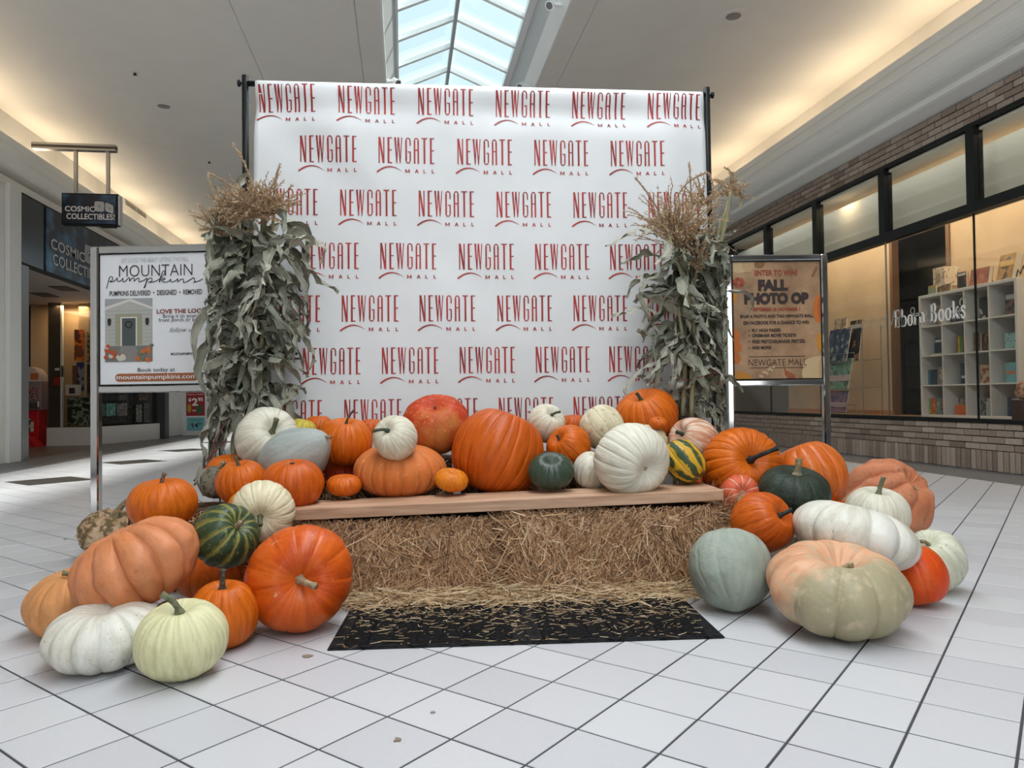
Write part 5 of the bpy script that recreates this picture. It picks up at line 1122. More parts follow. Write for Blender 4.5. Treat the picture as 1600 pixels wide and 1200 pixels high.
def pumpkin(idx, label, cx, cy, w, D, asp, ax, ribs, depth, sk, op):
    R = w / 2 * D / F_PX; h = R * asp; c = at(cx, cy, D); rg = random.Random(idx * 17 + 3)
    az = (RT * ax[0] + UP * ax[1] - FW * ax[2]).normalized(); bx_ = az.cross(Vector((.3, .9, .1))).normalized(); by_ = az.cross(bx_)
    Rm = Matrix((bx_, by_, az)).transposed(); spin = Matrix.Rotation(rg.uniform(0, 2 * PI), 3, 'Z'); Rm = Rm @ spin
    inv = Rm.transposed()
    FRS = (0, .05, .13, .26, .42, .58, .74, .87, .95) if ribs <= 12 else (0, .07, .18, .38, .62, .82, .93); per = len(FRS); nt_ = ribs * per; np_ = 34
    bump = op.get('bump', .0022) * 2 * R; bs = op.get('bscale', 12) * .35; wide = op.get('wide', 0); tear = op.get('tear', 0); nip = op.get('nip', 0); dip = op.get('dip', .30)
    pw = .36
    jit = [rg.uniform(-.13, .13) for _ in range(ribs)]; dj = [rg.uniform(.7, 1.2) for _ in range(ribs)]; sk_a = rg.uniform(0, 6.28)
    fr_ = (inv @ (-FW - UP * .45 + RT * .2).normalized())
    vs = []; lob = []; pat = []; mer = []; ks = ribs * .55
    for i in range(np_ + 1):
        ph_ = -PI / 2 + PI * i / np_; s = math.sin(ph_); q = max(0, math.cos(ph_))
        for j in range(nt_):
            k = j // per; fr = FRS[j % per]; th = 2 * PI * (k + fr + jit[k] * (1 - fr) + jit[(k + 1) % ribs] * fr) / ribs
            lo = abs(math.sin(PI * fr)); g = 1 - depth * (dj[k] if wide else 1) * ((.6 * (1 - lo) + .4 * (1 - lo ** .3)) if wide else (1 - lo ** pw)) * ((.85 if wide else .6) + (.15 if wide else .4) * abs(s))
            r = (q ** .80) * R * g * (1 + .025 * math.sin(th + sk_a) + .018 * math.sin(2 * th + sk_a * 2))
            z = s * h
            if tear and s > 0: r *= 1 - tear * s ** 1.3 * (1 - .25 * s)
            rr_ = q ** .8
            if s > 0 and not tear: z -= h * dip * math.exp(-(rr_ / .30) ** 2) * (1 + .3 * depth * (1 - lo))
            if s < 0 and not nip: z += h * .16 * math.exp(-(rr_ / .26) ** 2)
            if nip and s < 0: z -= h * nip * math.exp(-(rr_ / .22) ** 2)
            p = Vector((r * math.cos(th), r * math.sin(th), z)); u = p / R
            nz = mnoise.noise(u * bs + Vector((idx * 3.1, 0, 0))) + .5 * mnoise.noise(u * bs * 2.2 + Vector((0, idx * 1.7, 0)))
            big = mnoise.noise(u * 1.3 + Vector((0, 0, idx * 2.3))) * .03
            if u.length > 1e-6: p += p.normalized() * (nz * bump + big * R * q)
            vs.append(tuple(p)); lob.append(lo); mer += [math.cos(th) * ks, math.sin(th) * ks, s * 1.6 + idx]; d_ = p.normalized() if p.length > 0 else p; pat.append(d_.dot(fr_) * .6 + .5)
    fs = []
    for i in range(np_):
        for j in range(nt_): a = i * nt_ + j; b = i * nt_ + (j + 1) % nt_; fs.append((a, b, b + nt_, a + nt_))
    me = bpy.data.meshes.new('pumpkin'); me.from_pydata(vs, [], fs); me.materials.append(SK[sk])
    for nm, dat in (('lob', lob), ('patch', pat)): at_ = me.attributes.new(nm, 'FLOAT', 'POINT'); at_.data.foreach_set('value', dat)
    at_ = me.attributes.new('mer', 'FLOAT_VECTOR', 'POINT'); at_.data.foreach_set('vector', mer)
    me.shade_smooth(); me.update()
    if op.get('floor'):
        a3 = np.array(vs) @ np.array(Rm).T; c.z = .0006 - a3[:, 2].min()
    kind = 'gourd' if 'gourd' in label else ('squash' if 'squash' in label else 'pumpkin')
    M = Matrix.Translation(c) @ Rm.to_4x4(); o = link(kind, me, None, M); tag(o, label, kind)
    top = h * (1 - dip) if not tear else h * .97
    if 'stem' in op:
        cn, L, rd, dv = op['stem']; dl = (inv @ (RT * dv[0] + UP * dv[1] - FW * dv[2])).normalized(); pth, rad = [], []; n = 9
        pcur = Vector((0, 0, top - .006)); step = L / n
        for i in range(n + 1):
            t = i / n; d = (Vector((0, 0, 1)) * (1 - t) ** 1.6 + dl * (t ** .7)).normalized()
            pth.append(pcur.copy()); pcur = pcur + d * step; rad.append(rd * (1.75 - 1.0 * min(1, t * 3.2) + (.22 if i == n else 0)))
        mb = MB(); mb.tube(pth, rad, 10)
        for a in range(0, len(mb.v)):
            if a % 2 and a < (n + 1) * 10:
                ctr = pth[a // 10]; mb.v[a] = tuple(ctr + (Vector(mb.v[a]) - ctr) * .74)
        mb.build('stem', ST[cn], o, smooth=True, world=False)
    if op.get('scar'): MB().lathe([(.001, top + .003), (.012, top + .003), (.016, top), (.018, top - .006)], 14).build('blossom_scar', ST['tan'], o, smooth=True, world=False)
    return o
for i_, t_ in enumerate(PUMPKINS): pumpkin(i_, *t_)
bale('straw bale hidden under the right end of the pumpkin pile', 1.70, 2.12, .25, .57, 0, .27, 900, ('front', 'top'))
bale('straw bale hidden under the left end of the pumpkin pile', -.72, -.19, .20, .48, 0, .335, 900, ('front', 'top'))
# ================================================================== CORN STALK BUNDLES
leaf_mat = rand_mat('corn_leaf', [(.21, .22, .165), (.33, .34, .26), (.44, .44, .35), (.56, .54, .45)], .75, streak=(9, .45), bump=(70, .5))
_nt = leaf_mat.node_tree; _b = _nt.nodes['Principled BSDF']; _b.inputs['Specular IOR Level'].default_value = .25   # parallel veins along the blade
_a = _nt.nodes.new('ShaderNodeAttribute'); _a.attribute_name = 'across'; _m = _nt.nodes.new('ShaderNodeMath'); _m.operation = 'MULTIPLY'; _m.inputs[1].default_value = 24; _nt.links.new(_a.outputs['Fac'], _m.inputs[0])
_s = _nt.nodes.new('ShaderNodeMath'); _s.operation = 'SINE'; _nt.links.new(_m.outputs[0], _s.inputs[0]); _bp = _nt.nodes.new('ShaderNodeBump'); _bp.inputs['Strength'].default_value = .55; _bp.inputs['Distance'].default_value = .003
_nt.links.new(_s.outputs[0], _bp.inputs['Height']); _old = _b.inputs['Normal'].links[0].from_socket; _nt.links.new(_old, _bp.inputs['Normal']); _nt.links.new(_bp.outputs[0], _b.inputs['Normal'])
stalk_mat = rand_mat('corn_stalk', [(.20, .19, .10), (.30, .28, .16), (.36, .30, .17)], .7, streak=(12, .4), bump=(40, .3))
tassel_mat = rand_mat('corn_tassel', [(.32, .20, .11), (.52, .37, .22), (.68, .52, .35)], .8, attr='shade')
rusty_leaf = mat('corn_leaf_rusty', (.20, .085, .055), .75)
def keep(p, D_low, z_low, lim=None):
    """stay in front of the banner, and behind the pumpkins near the ground"""
    if lim:
        D = (p - CAM).dot(FW); x = 800 + F_PX * (p - CAM).dot(RT) / D
        if x < lim[0]: p = p + RT * ((lim[0] - x) * .8 * D / F_PX)
        if x > lim[1]: p = p - RT * ((x - lim[1]) * .8 * D / F_PX)
    d = (p - PL).dot(bn)
    if d < .10: p = p + bn * (.10 - d)
    if p.z < z_low:
        D = (p - CAM).dot(FW)
        if D < D_low: p = p + FW * (D_low - D)
    return p
def leaf_mesh(path, W, rg, twist0, inv):
    path = [Vector(p) for p in path]; n = len(path); vs, fs = [], []; tw = twist0; prev = None; acr = 5
    f1, f2 = rg.uniform(0, 6), rg.uniform(0, 6)
    for i, p in enumerate(path):
        t = i / (n - 1); tg = (path[min(i + 1, n - 1)] - path[max(i - 1, 0)]).normalized()
        if prev is None:
            a = tg.cross(Vector((0, 0, 1)))
            if a.length < .15: a = tg.cross(Vector((rg.uniform(-1, 1), rg.uniform(-1, 1), .1)))
            a.normalize()
        else: a = (prev - tg * prev.dot(tg)).normalized()
        prev = a; b = tg.cross(a); tw += rg.gauss(0, .26)
        s = a * math.cos(tw) + b * math.sin(tw); nn = tg.cross(s)
        w = W * (.55 + .45 * min(1, t / .18)) * max(.02, 1 - max(0, (t - .35) / .65) ** 1.5)
        for k in range(acr):
            u = (k / (acr - 1) - .5) * 2; ruf = .22 * W * abs(u) * math.sin(t * 21 + f1 + 2.6 * u) + .10 * W * math.sin(t * 37 + f2 * u)
            vs.append(inv @ (p + s * (u * w * .5) + nn * (abs(u) * w * .26 + ruf)))
    for i in range(n - 1):
        for k in range(acr - 1): q = i * acr + k; fs.append((q, q + 1, q + acr + 1, q + acr))
    me = bpy.data.meshes.new('leaf'); me.from_pydata([tuple(v) for v in vs], [], fs); me.shade_smooth()
    at_ = me.attributes.new('across', 'FLOAT', 'POINT'); at_.data.foreach_set('value', [(k / (acr - 1) - .5) * 2 for i in range(n) for k in range(acr)]); return me
def bundle(label, base, tie, tops, seed, D_low, z_low, n_leaf, spread, heroes, zlo, zhi, tassels, spikes, vines, lim, fronts=()):
    rg = random.Random(seed); root = empty('corn_stalk_bundle', Matrix.Translation(base)); tag(root, label, 'corn stalks'); inv = WM[root].inverted()
    stalks = []
    for (b0, tp) in tops:
        p0 = base + Vector((b0[0], b0[1], .005)); p3 = Vector(tp); p1 = tie + Vector((b0[0] * .55, b0[1] * .55, 0))
        pts = []
        for k in range(13):
            t = k / 12
            q = p0.lerp(p1, t * 2) if t < .5 else p1.lerp(p3, (t - .5) * 2)
            pts.append(keep(q + Vector((math.sin(t * 9 + b0[0] * 40) * .006, 0, 0)), D_low, z_low))
        stalks.append(pts); rad = [.0125 - .0065 * k / 12 + (.0015 if k % 2 else 0) for k in range(13)]
        MB().tube(pts, rad, 8).build('stalk', stalk_mat, root, smooth=True)
    for (pts_, D_) in fronts:
        pth = [Vector(q) for q in spline([tuple(at(x, y, D_)) for x, y in pts_], 4)]; n_ = len(pth)
        MB().tube(pth, [.0075 + .0045 * k / n_ + (.0018 if k % 5 == 0 else 0) for k in range(n_)], 8).build('stalk', stalk_mat, root, smooth=True)
    def put_leaf(path, W, m=leaf_mat):
        me = leaf_mesh(path, W, rg, rg.uniform(-.6, .6), inv); me.materials.append(m); link('leaf', me, root)
    for i in range(n_leaf):
        st = stalks[i % len(stalks)]; zt_ = zlo + (zhi - zlo) * ((i * .618034) % 1.0) ** .9
        k = min(range(len(st)), key=lambda q: abs(st[q].z - zt_)); p = st[k].copy()
        az = rg.uniform(-PI, PI); o = (RT * math.sin(az) + (-FW) * math.cos(az)); o.z = 0
        if o.dot(-FW) < -.2: o = o - FW * o.dot(-FW) * -1.2
        o.normalize(); L = rg.uniform(.24, .46); up_ = rg.uniform(-.6, 1.1); d = (o * rg.uniform(.4, 1.0) * spread + Vector((0, 0, up_))).normalized()
        big_ = rg.random() < .35; gv = rg.uniform(.05, .22) if big_ else rg.uniform(.2, .45); up_ = rg.uniform(.3, 1.2) if big_ else up_
        if big_: d = (o * rg.uniform(.7, 1.2) + Vector((0, 0, up_))).normalized(); L *= .85
        path = [p]; n = 11; curl = rg.gauss(0, .2)
        for s in range(n):
            d = (d + Vector((0, 0, -1)) * gv * rg.uniform(.6, 1.5) + Vector((-o.y, o.x, 0)) * curl + Vector((rg.gauss(0, .15), rg.gauss(0, .15), rg.gauss(0, .12)))).normalized()
            q = keep(path[-1] + d * (L / n), D_low, z_low, lim)
            if q.z < .03: break
            path.append(q)
        if len(path) > 5: put_leaf(path, rg.uniform(.050, .078) if big_ else rg.uniform(.030, .058), leaf_mat)
    for (pts, d0, d1, W) in heroes:
        k = len(pts); put_leaf([Vector(q) for q in spline([tuple(at(x, y, d0 + (d1 - d0) * i / (k - 1))) for i, (x, y) in enumerate(pts)], 5)], W)
    for (bx0, by0, n_b, hgt, fan, D) in tassels:        # base pixel, branches, height px, fan, depth
        P, Dr, N_, L_, W_ = [], [], [], [], []; sk_ = MB(); o = at(bx0, by0, D); sc = D / F_PX
        for b in range(int(n_b * 2.2)):
            a = rg.uniform(-fan, fan); ln = hgt * sc * rg.uniform(.45, 1.1); d = (UP * math.cos(a) + RT * math.sin(a) - FW * rg.uniform(-.3, .5)).normalized(); q = o.copy(); pth = [q.copy()]
            for s in range(8):
                d = (d + RT * math.sin(a) * .10 + Vector((0, 0, -.05 * (1 + abs(a)))) + Vector((rg.gauss(0, .2), rg.gauss(0, .2), rg.gauss(0, .16)))).normalized(); q = keep(q + d * ln / 8, 0, 0); pth.append(q.copy())
                for f_ in range(8):
                    c = pth[-2].lerp(q, rg.random()); P.append(c); Dr.append(d * .8 + Vector((rg.gauss(0, .5), rg.gauss(0, .5), rg.gauss(0, .5)))); N_.append((rg.gauss(0, 1), rg.gauss(0, 1), rg.gauss(0, 1))); L_.append(rg.uniform(.007, .016)); W_.append(rg.uniform(.0024, .0046))
            sk_.tube(pth, [.0015] * 8 + [.0008], 4, cap=False)
        t_ = sk_.build('tassel', mat('tassel_stem', (.33, .22, .12), .8), root)
        ribbons('floret', np.array([tuple(v) for v in P]), np.array([tuple(v) for v in Dr]), np.array(N_), np.array(L_), np.array(W_), tassel_mat, t_, .05, 1)
    for (pts, D) in spikes:
        pth = [Vector(q) for q in spline([tuple(at(x, y, D)) for x, y in pts], 5)]; t_ = MB().tube(pth, [.0036] * (len(pth) - 1) + [.0015], 6).build('tassel', mat('tassel_stem', (.33, .22, .12), .8), root)
        P, Dr, N_, L_, W_ = [], [], [], [], []
        for s in range(1, len(pth)):
            for f_ in range(14):
                P.append(pth[s - 1].lerp(pth[s], rg.random())); d = (pth[s] - pth[s - 1]).normalized(); Dr.append(d * .9 + Vector((rg.gauss(0, .5), rg.gauss(0, .5), rg.gauss(0, .5)))); N_.append((rg.gauss(0, 1), rg.gauss(0, 1), rg.gauss(0, 1))); L_.append(rg.uniform(.009, .016)); W_.append(rg.uniform(.0025, .0045))
        ribbons('floret', np.array([tuple(v) for v in P]), np.array([tuple(v) for v in Dr]), np.array(N_), np.array(L_), np.array(W_), tassel_mat, t_, .05, 1)
    for (pts, D) in vines: MB().tube([Vector(q) for q in spline([tuple(at(x, y, D)) for x, y in pts], 5)], .0032, 6).build('twine', mat('twine_red', (.20, .055, .045), .8), root, smooth=True)
    return root
lb = at(392, 700, 3.52); lb.z = 0; lt = at(392, 560, 3.52)
r4 = random.Random(5)
tops = [((r4.uniform(-.09, .09), r4.uniform(-.07, .07)), at(x, y, d)) for (x, y, d) in ((350, 340, 3.50), (368, 310, 3.54), (385, 300, 3.52), (402, 292, 3.50), (418, 300, 3.53), (432, 318, 3.52), (376, 330, 3.46), (410, 330, 3.46), (395, 345, 3.42), (445, 380, 3.5))]
bundle('dried grey green corn stalk bundle with tan tassels left of the banner', lb, lt, tops, 21, 3.40, .80, 270, .60,
       [([(430, 410), (452, 385), (470, 368), (492, 374), (507, 388), (503, 412)], 3.42, 3.5, .05), ([(448, 398), (475, 408), (500, 436), (530, 456)], 3.45, 3.5, .05), ([(455, 470), (472, 500), (478, 530), (492, 552), (482, 580)], 3.45, 3.45, .045),
        ([(350, 450), (328, 478), (308, 510), (303, 548), (316, 590)], 3.42, 3.45, .045), ([(340, 500), (318, 540), (310, 585), (330, 625)], 3.4, 3.42, .05), ([(350, 600), (328, 648), (313, 690), (319, 716), (303, 758)], 3.4, 3.36, .05),
        ([(420, 380), (395, 350), (370, 330), (350, 322), (338, 350)], 3.45, 3.42, .05), ([(375, 420), (355, 385), (340, 400), (338, 450)], 3.40, 3.38, .055), ([(395, 430), (410, 400), (440, 372), (462, 370)], 3.42, 3.45, .055), ([(370, 470), (395, 420), (420, 400), (450, 450)], 3.38, 3.38, .06),
        ([(430, 560), (446, 600), (455, 640), (470, 668)], 3.42, 3.45, .045), ([(345, 560), (330, 600), (345, 640), (335, 690)], 3.4, 3.4, .05), ([(385, 270), (372, 290), (365, 330), (380, 370)], 3.45, 3.42, .04)],
       .62, 1.58, [(362, 345, 26, 62, .9, 3.40), (398, 338, 34, 66, .8, 3.36), (425, 335, 26, 66, .7, 3.40), (347, 368, 18, 60, .9, 3.40), (396, 340, 30, 52, 1.3, 3.33)],
       [([(400, 300), (388, 270), (376, 244), (364, 226)], 3.5), ([(372, 300), (352, 284), (327, 271)], 3.5), ([(418, 300), (430, 282), (437, 258)], 3.5), ([(340, 330), (334, 305), (326, 278)], 3.48)],
       [([(350, 665), (335, 690), (330, 718), (315, 735), (303, 752)], 3.38), ([(352, 690), (330, 712), (312, 730), (308, 752), (318, 775)], 3.38)], (327, 480))
rb_ = at(1078, 690, 3.66); rb_.z = 0; rt2 = at(1078, 585, 3.66)
tops = [((r4.uniform(-.08, .08), r4.uniform(-.05, .05)), at(x, y, d)) for (x, y, d) in ((1035, 335, 3.62), (1056, 330, 3.66), (1075, 315, 3.66), (1092, 340, 3.68), (1110, 350, 3.7), (1128, 340, 3.70), (1140, 300, 3.72), (1070, 360, 3.58), (1095, 375, 3.58))]
bundle('dried grey green corn stalk bundle with tan tassels right of the banner', rb_, rt2, tops, 33, 3.60, .80, 165, .55,
       [([(1030, 366), (1012, 357), (992, 358), (970, 370), (946, 386)], 3.6, 3.62, .05), ([(1036, 405), (1012, 392), (990, 402), (968, 412)], 3.6, 3.62, .045), ([(1040, 440), (1015, 428), (992, 438), (978, 466)], 3.58, 3.6, .05), ([(1030, 490), (1005, 478), (980, 486), (955, 494)], 3.6, 3.62, .045),
        ([(1070, 498), (1095, 470), (1125, 456), (1152, 453), (1172, 462), (1176, 478), (1160, 498)], 3.6, 3.85, .03), ([(1108, 478), (1130, 498), (1148, 536)], 3.62, 3.8, .02), ([(1110, 372), (1135, 366), (1156, 357)], 3.66, 3.7, .035),
        ([(1090, 625), (1112, 600), (1138, 590), (1152, 600), (1162, 612)], 3.6, 3.7, .04), ([(1045, 560), (1018, 566), (992, 585), (976, 608), (983, 625)], 3.58, 3.54, .035), ([(1062, 410), (1050, 385), (1060, 350), (1080, 345)], 3.56, 3.58, .05),
        ([(1045, 420), (1005, 440), (1000, 470), (1030, 520)], 3.56, 3.55, .045), ([(1090, 400), (1100, 370), (1125, 380), (1130, 420), (1115, 460)], 3.58, 3.6, .06)],
       .66, 1.50, [(1060, 395, 48, 108, .5, 3.58), (1045, 370, 24, 84, .5, 3.6), (1140, 305, 12, 46, 1.2, 3.72), (1092, 425, 14, 64, .4, 3.55), (1100, 320, 14, 50, 1.1, 3.68)],
       [([(1052, 375), (1032, 335), (1014, 305), (993, 278)], 3.6), ([(1052, 318), (1070, 290), (1092, 275), (1108, 272), (1116, 300)], 3.66), ([(1080, 310), (1079, 285), (1077, 255)], 3.66), ([(1118, 345), (1108, 390), (1098, 420)], 3.58), ([(1142, 300), (1146, 275), (1133, 262)], 3.72), ([(1143, 290), (1155, 300), (1158, 322)], 3.72)],
       [([(1052, 588), (1070, 594), (1092, 590), (1112, 582), (1130, 588)], 3.52)], (996, 1132),
       [([(1036, 335), (1050, 385), (1066, 430), (1078, 480), (1086, 530), (1083, 580), (1080, 650)], 3.545), ([(1142, 300), (1136, 340), (1124, 390), (1112, 450), (1100, 560)], 3.62), ([(1060, 480), (1070, 560), (1066, 650)], 3.56)])

# ================================================================== BOOKSHOP GOODS
BX0, BX1, BT0, BT1, BZ0, BZ1 = 6.28, 6.66, 6.815, 8.295, .4705, 1.955
case = empty('bookcase', loc=((BX0 + BX1) / 2, (BT0 + BT1) / 2, BZ0)); tag(case, 'white cube bookcase with sixteen cubbies in the bookshop window', 'bookcase')
cw_ = mat('laminate_white', (.66, .64, .60), .45); th = .036
for (t0, t1) in ((BT0, BT0 + th), (BT1 - th, BT1)): MB().box((BX0, t0, BZ0), (BX1, t1, BZ1), bev=.002).build('side_panel', cw_, case)
for (z0, z1) in ((BZ0, BZ0 + th), (BZ1 - th, BZ1)): MB().box((BX0, BT0 + th, z0), (BX1, BT1 - th, z1), bev=.002).build('shelf_panel', cw_, case)
iw = (BT1 - BT0 - 2 * th); cell = (iw - 3 * .016) / 4; ih = (BZ1 - BZ0 - 2 * th); cellh = (ih - 3 * .016) / 4
for k in range(1, 4):
    t = BT0 + th + k * cell + (k - 1) * .016; MB().box((BX0 + .002, t, BZ0 + th), (BX1, t + .016, BZ1 - th)).build('divider', cw_, case)
    z = BZ0 + th + k * cellh + (k - 1) * .016
    for c in range(4): ta = BT0 + th + c * (cell + .016); MB().box((BX0 + .002, ta, z), (BX1, ta + cell, z + .016)).build('shelf_panel', cw_, case)
MB().box((BX1, BT0, BZ0), (BX1 + .006, BT1, BZ1)).build('back_panel', mat('back_grey', (.40, .39, .36), .6), case)
def shelf_z(r): return BZ0 + th + (3 - r) * (cellh + .016) + .0008
pages = mat('book_pages', (.60, .55, .45), .7)
book_n = [0]
def book(label, x0, x1, ytop, z, cols, thick=.03, xf=6.36, scale=18, band=None, spine=None, name='book', cat='book', group='books in the white bookcase', tilt=0.0):
    """cover facing the window; the photo pixels x0..x1 and ytop give its place on the plane x = xf"""
    a = on_x(x0, ytop, xf); b = on_x(x1, ytop, xf); t0, t1 = min(a.y, b.y), max(a.y, b.y); h = (a.z + b.z) / 2 - z
    o = empty(name, Matrix.Translation((xf, (t0 + t1) / 2, z)) @ Matrix.Rotation(tilt, 4, 'Y')); tag(o, label, cat, group); w = t1 - t0; book_n[0] += 1
    L = lambda lo, hi, nm, m, bev=0: MB().box(lo, hi, bev=bev).build(nm, m, o, world=False)
    L((.003, -w / 2 + .003, .002), (thick - .003, w / 2 - .001, h - .003), 'pages', pages)
    cm = cover('cover%d' % book_n[0], cols, scale)
    L((0, -w / 2, 0), (.003, w / 2, h), 'front_cover', cm); L((thick - .003, -w / 2, 0), (thick, w / 2, h), 'back_cover', cm)
    L((0, w / 2 - .002, 0), (thick, w / 2 + .002, h), 'spine', spine or cm)
    if band: L((-.001, -w / 2 + .01, h * band[1]), (0, w / 2 - .01, h * band[2]), 'title_band', mat('band%d' % book_n[0], band[0], .5))
    return o
W_ = (.6, .58, .54); K_ = (.012, .013, .016)
def P2(u): return 1420 + u / 8
def Y2(v): return 520 + v / 8
def P1(u): return 1380 + u / 6.668
def Y1_(v): return 380 + v / 6.668
z0_, z1_, z2_, z3_ = (shelf_z(r) for r in range(4))
book('brown and tan book in the first cubby of the top row', P1(555), P1(628), Y1_(650), z0_, [(.20, .12, .07), (.38, .26, .16)], .04)
book('dark book with pale lettering in the second cubby of the top row', P1(700), P1(870), Y1_(650), z0_, [K_, (.03, .035, .05), (.12, .14, .18)], .05, band=(W_, .62, .74))
book('tall black book with white figure in the third cubby of the top row', P1(1000), P1(1085), Y1_(560), z0_, [K_, (.02, .02, .024), (.5, .5, .48)], .04, scale=9)
book('small pinkish tan book beside the black book in the top row', P1(1094), P1(1138), Y1_(580), z0_, [(.42, .22, .16), (.3, .14, .1)], .03)
book('dark novel with pale title in the last cubby of the top row', P1(1270), P1(1390), Y1_(510), z0_, [(.03, .03, .032), (.09, .085, .08), (.25, .12, .08)], .04, band=((.42, .41, .38), .70, .90))
book('navy book with white bird in the first cubby of the second row', P2(322), P2(410), Y2(65), z1_ + .022, [(.012, .02, .045), (.02, .03, .06)], .04, band=((.5, .52, .5), .72, .88))
tag(MB().box((6.36, on_x(P2(440), 550, 6.36).y, z1_), (6.52, on_x(P2(275), 550, 6.36).y, z1_ + .021)).build('book', mat('flat_book', (.52, .53, .36), .6)), 'pale yellow book lying flat under the navy book', 'book', 'books in the white bookcase')
for (a, b, c, w) in ((588, 614, (.30, .09, .03), 'rust'), (616, 632, (.62, .48, .06), 'yellow'), (634, 672, (.10, .24, .05), 'green')):
    book('narrow %s book spine in the second cubby of the second row' % w, P2(a), P2(b), Y2(40), z1_, [c, tuple(k * .8 for k in c)], .12)
book('dark red book beside the green spine in the second row', P2(676), P2(738), Y2(36), z1_, [(.20, .02, .025), (.30, .05, .05)], .10)
book('brown picture book in the third cubby of the second row', P2(812), P2(884), Y2(-5), z1_, [(.06, .03, .015), (.20, .10, .04), (.09, .04, .02)], .03)
book('dark red sparkling picture book in the third cubby of the second row', P2(892), P2(1056), Y2(0), z1_, [(.03, .010, .010), (.10, .03, .02), (.30, .15, .07)], .03, scale=26, xf=6.40)
book('pale teal patterned book in the last cubby of the second row', P2(1200), P2(1335), Y2(0), z1_, [(.26, .46, .43), (.33, .52, .48), (.08, .18, .18)], .04, scale=34)
book('red patterned book beside the teal patterned one', P2(1338), P2(1395), Y2(-10), z1_, [(.18, .04, .035), (.45, .3, .24)], .04, scale=34)
book('narrow teal book in the first cubby of the third row', P2(240), P2(268), Y2(465), z2_, [(.05, .16, .22), (.07, .2, .26)], .1)
book('navy book in the first cubby of the third row', P2(270), P2(352), Y2(458), z2_, [(.012, .028, .05), (.02, .045, .07)], .08)
book('red and white flowered book in the first cubby of the third row', P2(376), P2(452), Y2(432), z2_, [(.12, .05, .04), (.55, .5, .44), (.32, .04, .04)], .05, scale=24)
book('dark teal book with white band in the second cubby of the third row', P2(645), P2(742), Y2(380), z2_, [(.010, .035, .045), (.02, .05, .06)], .04, band=((.58, .56, .5), .28, .40))
book('cream book with red figure in the third cubby of the third row', P2(893), P2(1008), Y2(400), z2_, [(.55, .44, .27), (.48, .36, .2), (.3, .06, .04)], .05, scale=15)
book('pale blue book beside the cream book in the third row', P2(1010), P2(1056), Y2(420), z2_, [(.35, .40, .48), (.25, .3, .38)], .05)
o_ = book('book with teal orange navy and green stripes in the third row', P2(1204), P2(1335), Y2(370), z2_, [(.20, .42, .46), (.22, .45, .48)], .05, band=((.60, .20, .04), .42, .58))
book('orange brown book beside the striped book', P2(1345), P2(1390), Y2(365), z2_, [(.30, .11, .03), (.36, .14, .04)], .06)
for (a, b, v, cs, w) in ((226, 272, 818, [(.45, .40, .06), (.12, .25, .10), (.6, .6, .45)], 'yellow and green'), (280, 348, 815, [(.52, .10, .02), (.62, .20, .04), (.22, .06, .08)], 'fiery orange'), (352, 388, 818, [(.08, .24, .25), (.12, .32, .22), (.5, .5, .42)], 'teal'), (396, 462, 822, [(.10, .06, .05), (.36, .35, .31), (.2, .06, .05)], 'brown and white')):
    book('%s comic book in the first cubby of the bottom row' % w, P2(a), P2(b), Y2(v), z3_, cs, .03, scale=20)
book('orange box set in the second cubby of the bottom row', P2(580), P2(730), Y2(900), z3_, [(.58, .11, .025), (.64, .15, .04)], .10, name='book', band=None)
book('beige books standing behind the orange box set', P2(590), P2(670), Y2(815), z3_, [(.36, .27, .16), (.14, .09, .05)], .04, xf=6.47)
book('grey teal book behind the orange box set', P2(682), P2(750), Y2(820), z3_, [(.15, .24, .23), (.35, .36, .3)], .03, xf=6.475)
book('dark photograph book in the third cubby of the bottom row', P2(902), P2(955), Y2(820), z3_, [(.02, .02, .022), (.2, .2, .2)], .05, scale=24)
book('grey and black picture book in the third cubby of the bottom row', P2(965), P2(1078), Y2(822), z3_, [(.38, .39, .37), (.42, .43, .41), (.03, .03, .032)], .03, scale=12)
for (a, b, w, cs) in ((1232, 1262, 'dark blue', [(.02, .05, .08), (.04, .09, .13)]), (1265, 1310, 'navy and red', [(.02, .03, .05), (.03, .05, .09), (.4, .05, .08)]), (1314, 1345, 'grey blue', [(.18, .25, .3), (.10, .15, .2)])):
    book('%s book in the last cubby of the bottom row' % w, P2(a), P2(b), Y2(808), z3_, cs, .09, scale=22)
# things standing on top of the bookcase
zt2 = BZ1 + .0008; GT = 'display pieces on top of the bookcase'
book('small picture frame card at the left end of the bookcase top', P1(468), P1(548), Y1_(440), zt2, [(.20, .25, .19), (.45, .30, .05)], .02, xf=6.34, scale=14, group=GT, cat='card', name='picture_card')
book('small brown picture card under the white patterned box', P1(612), P1(705), Y1_(425), zt2, [(.14, .08, .05), (.34, .22, .13)], .02, xf=6.34, scale=18, group=GT, cat='card', name='picture_card')
a, b = on_x(P1(515), Y1_(270), 6.36), on_x(P1(640), Y1_(440), 6.36)
bxr = empty('patterned_box', loc=(6.42, (a.y + b.y) / 2, zt2)); tag(bxr, 'white patterned gift box raised on the bookcase top', 'box', GT)
zb0 = zt2 + .085
MB().box((6.36, b.y, zb0), (6.56, a.y, a.z), bev=.004).build('box', cover('box_pattern', [(.60, .52, .42), (.62, .54, .44), (.3, .22, .16)], 30), bxr); MB().box((6.40, b.y + .03, zt2), (6.54, a.y - .03, zb0)).build('riser', mat('riser_tan', (.5, .36, .24), .6), bxr)
MB().box((6.355, b.y + .07, zb0 + .05), (6.361, a.y - .05, a.z - .07)).build('label_print', mat('label_brown', (.28, .21, .14), .6), bxr)
book('black paperback with white title on the bookcase top', P1(770), P1(862), Y1_(300), zt2, [K_, (.02, .03, .03), (.25, .05, .04)], .03, xf=6.36, scale=12, band=(W_, .78, .92), group=GT)
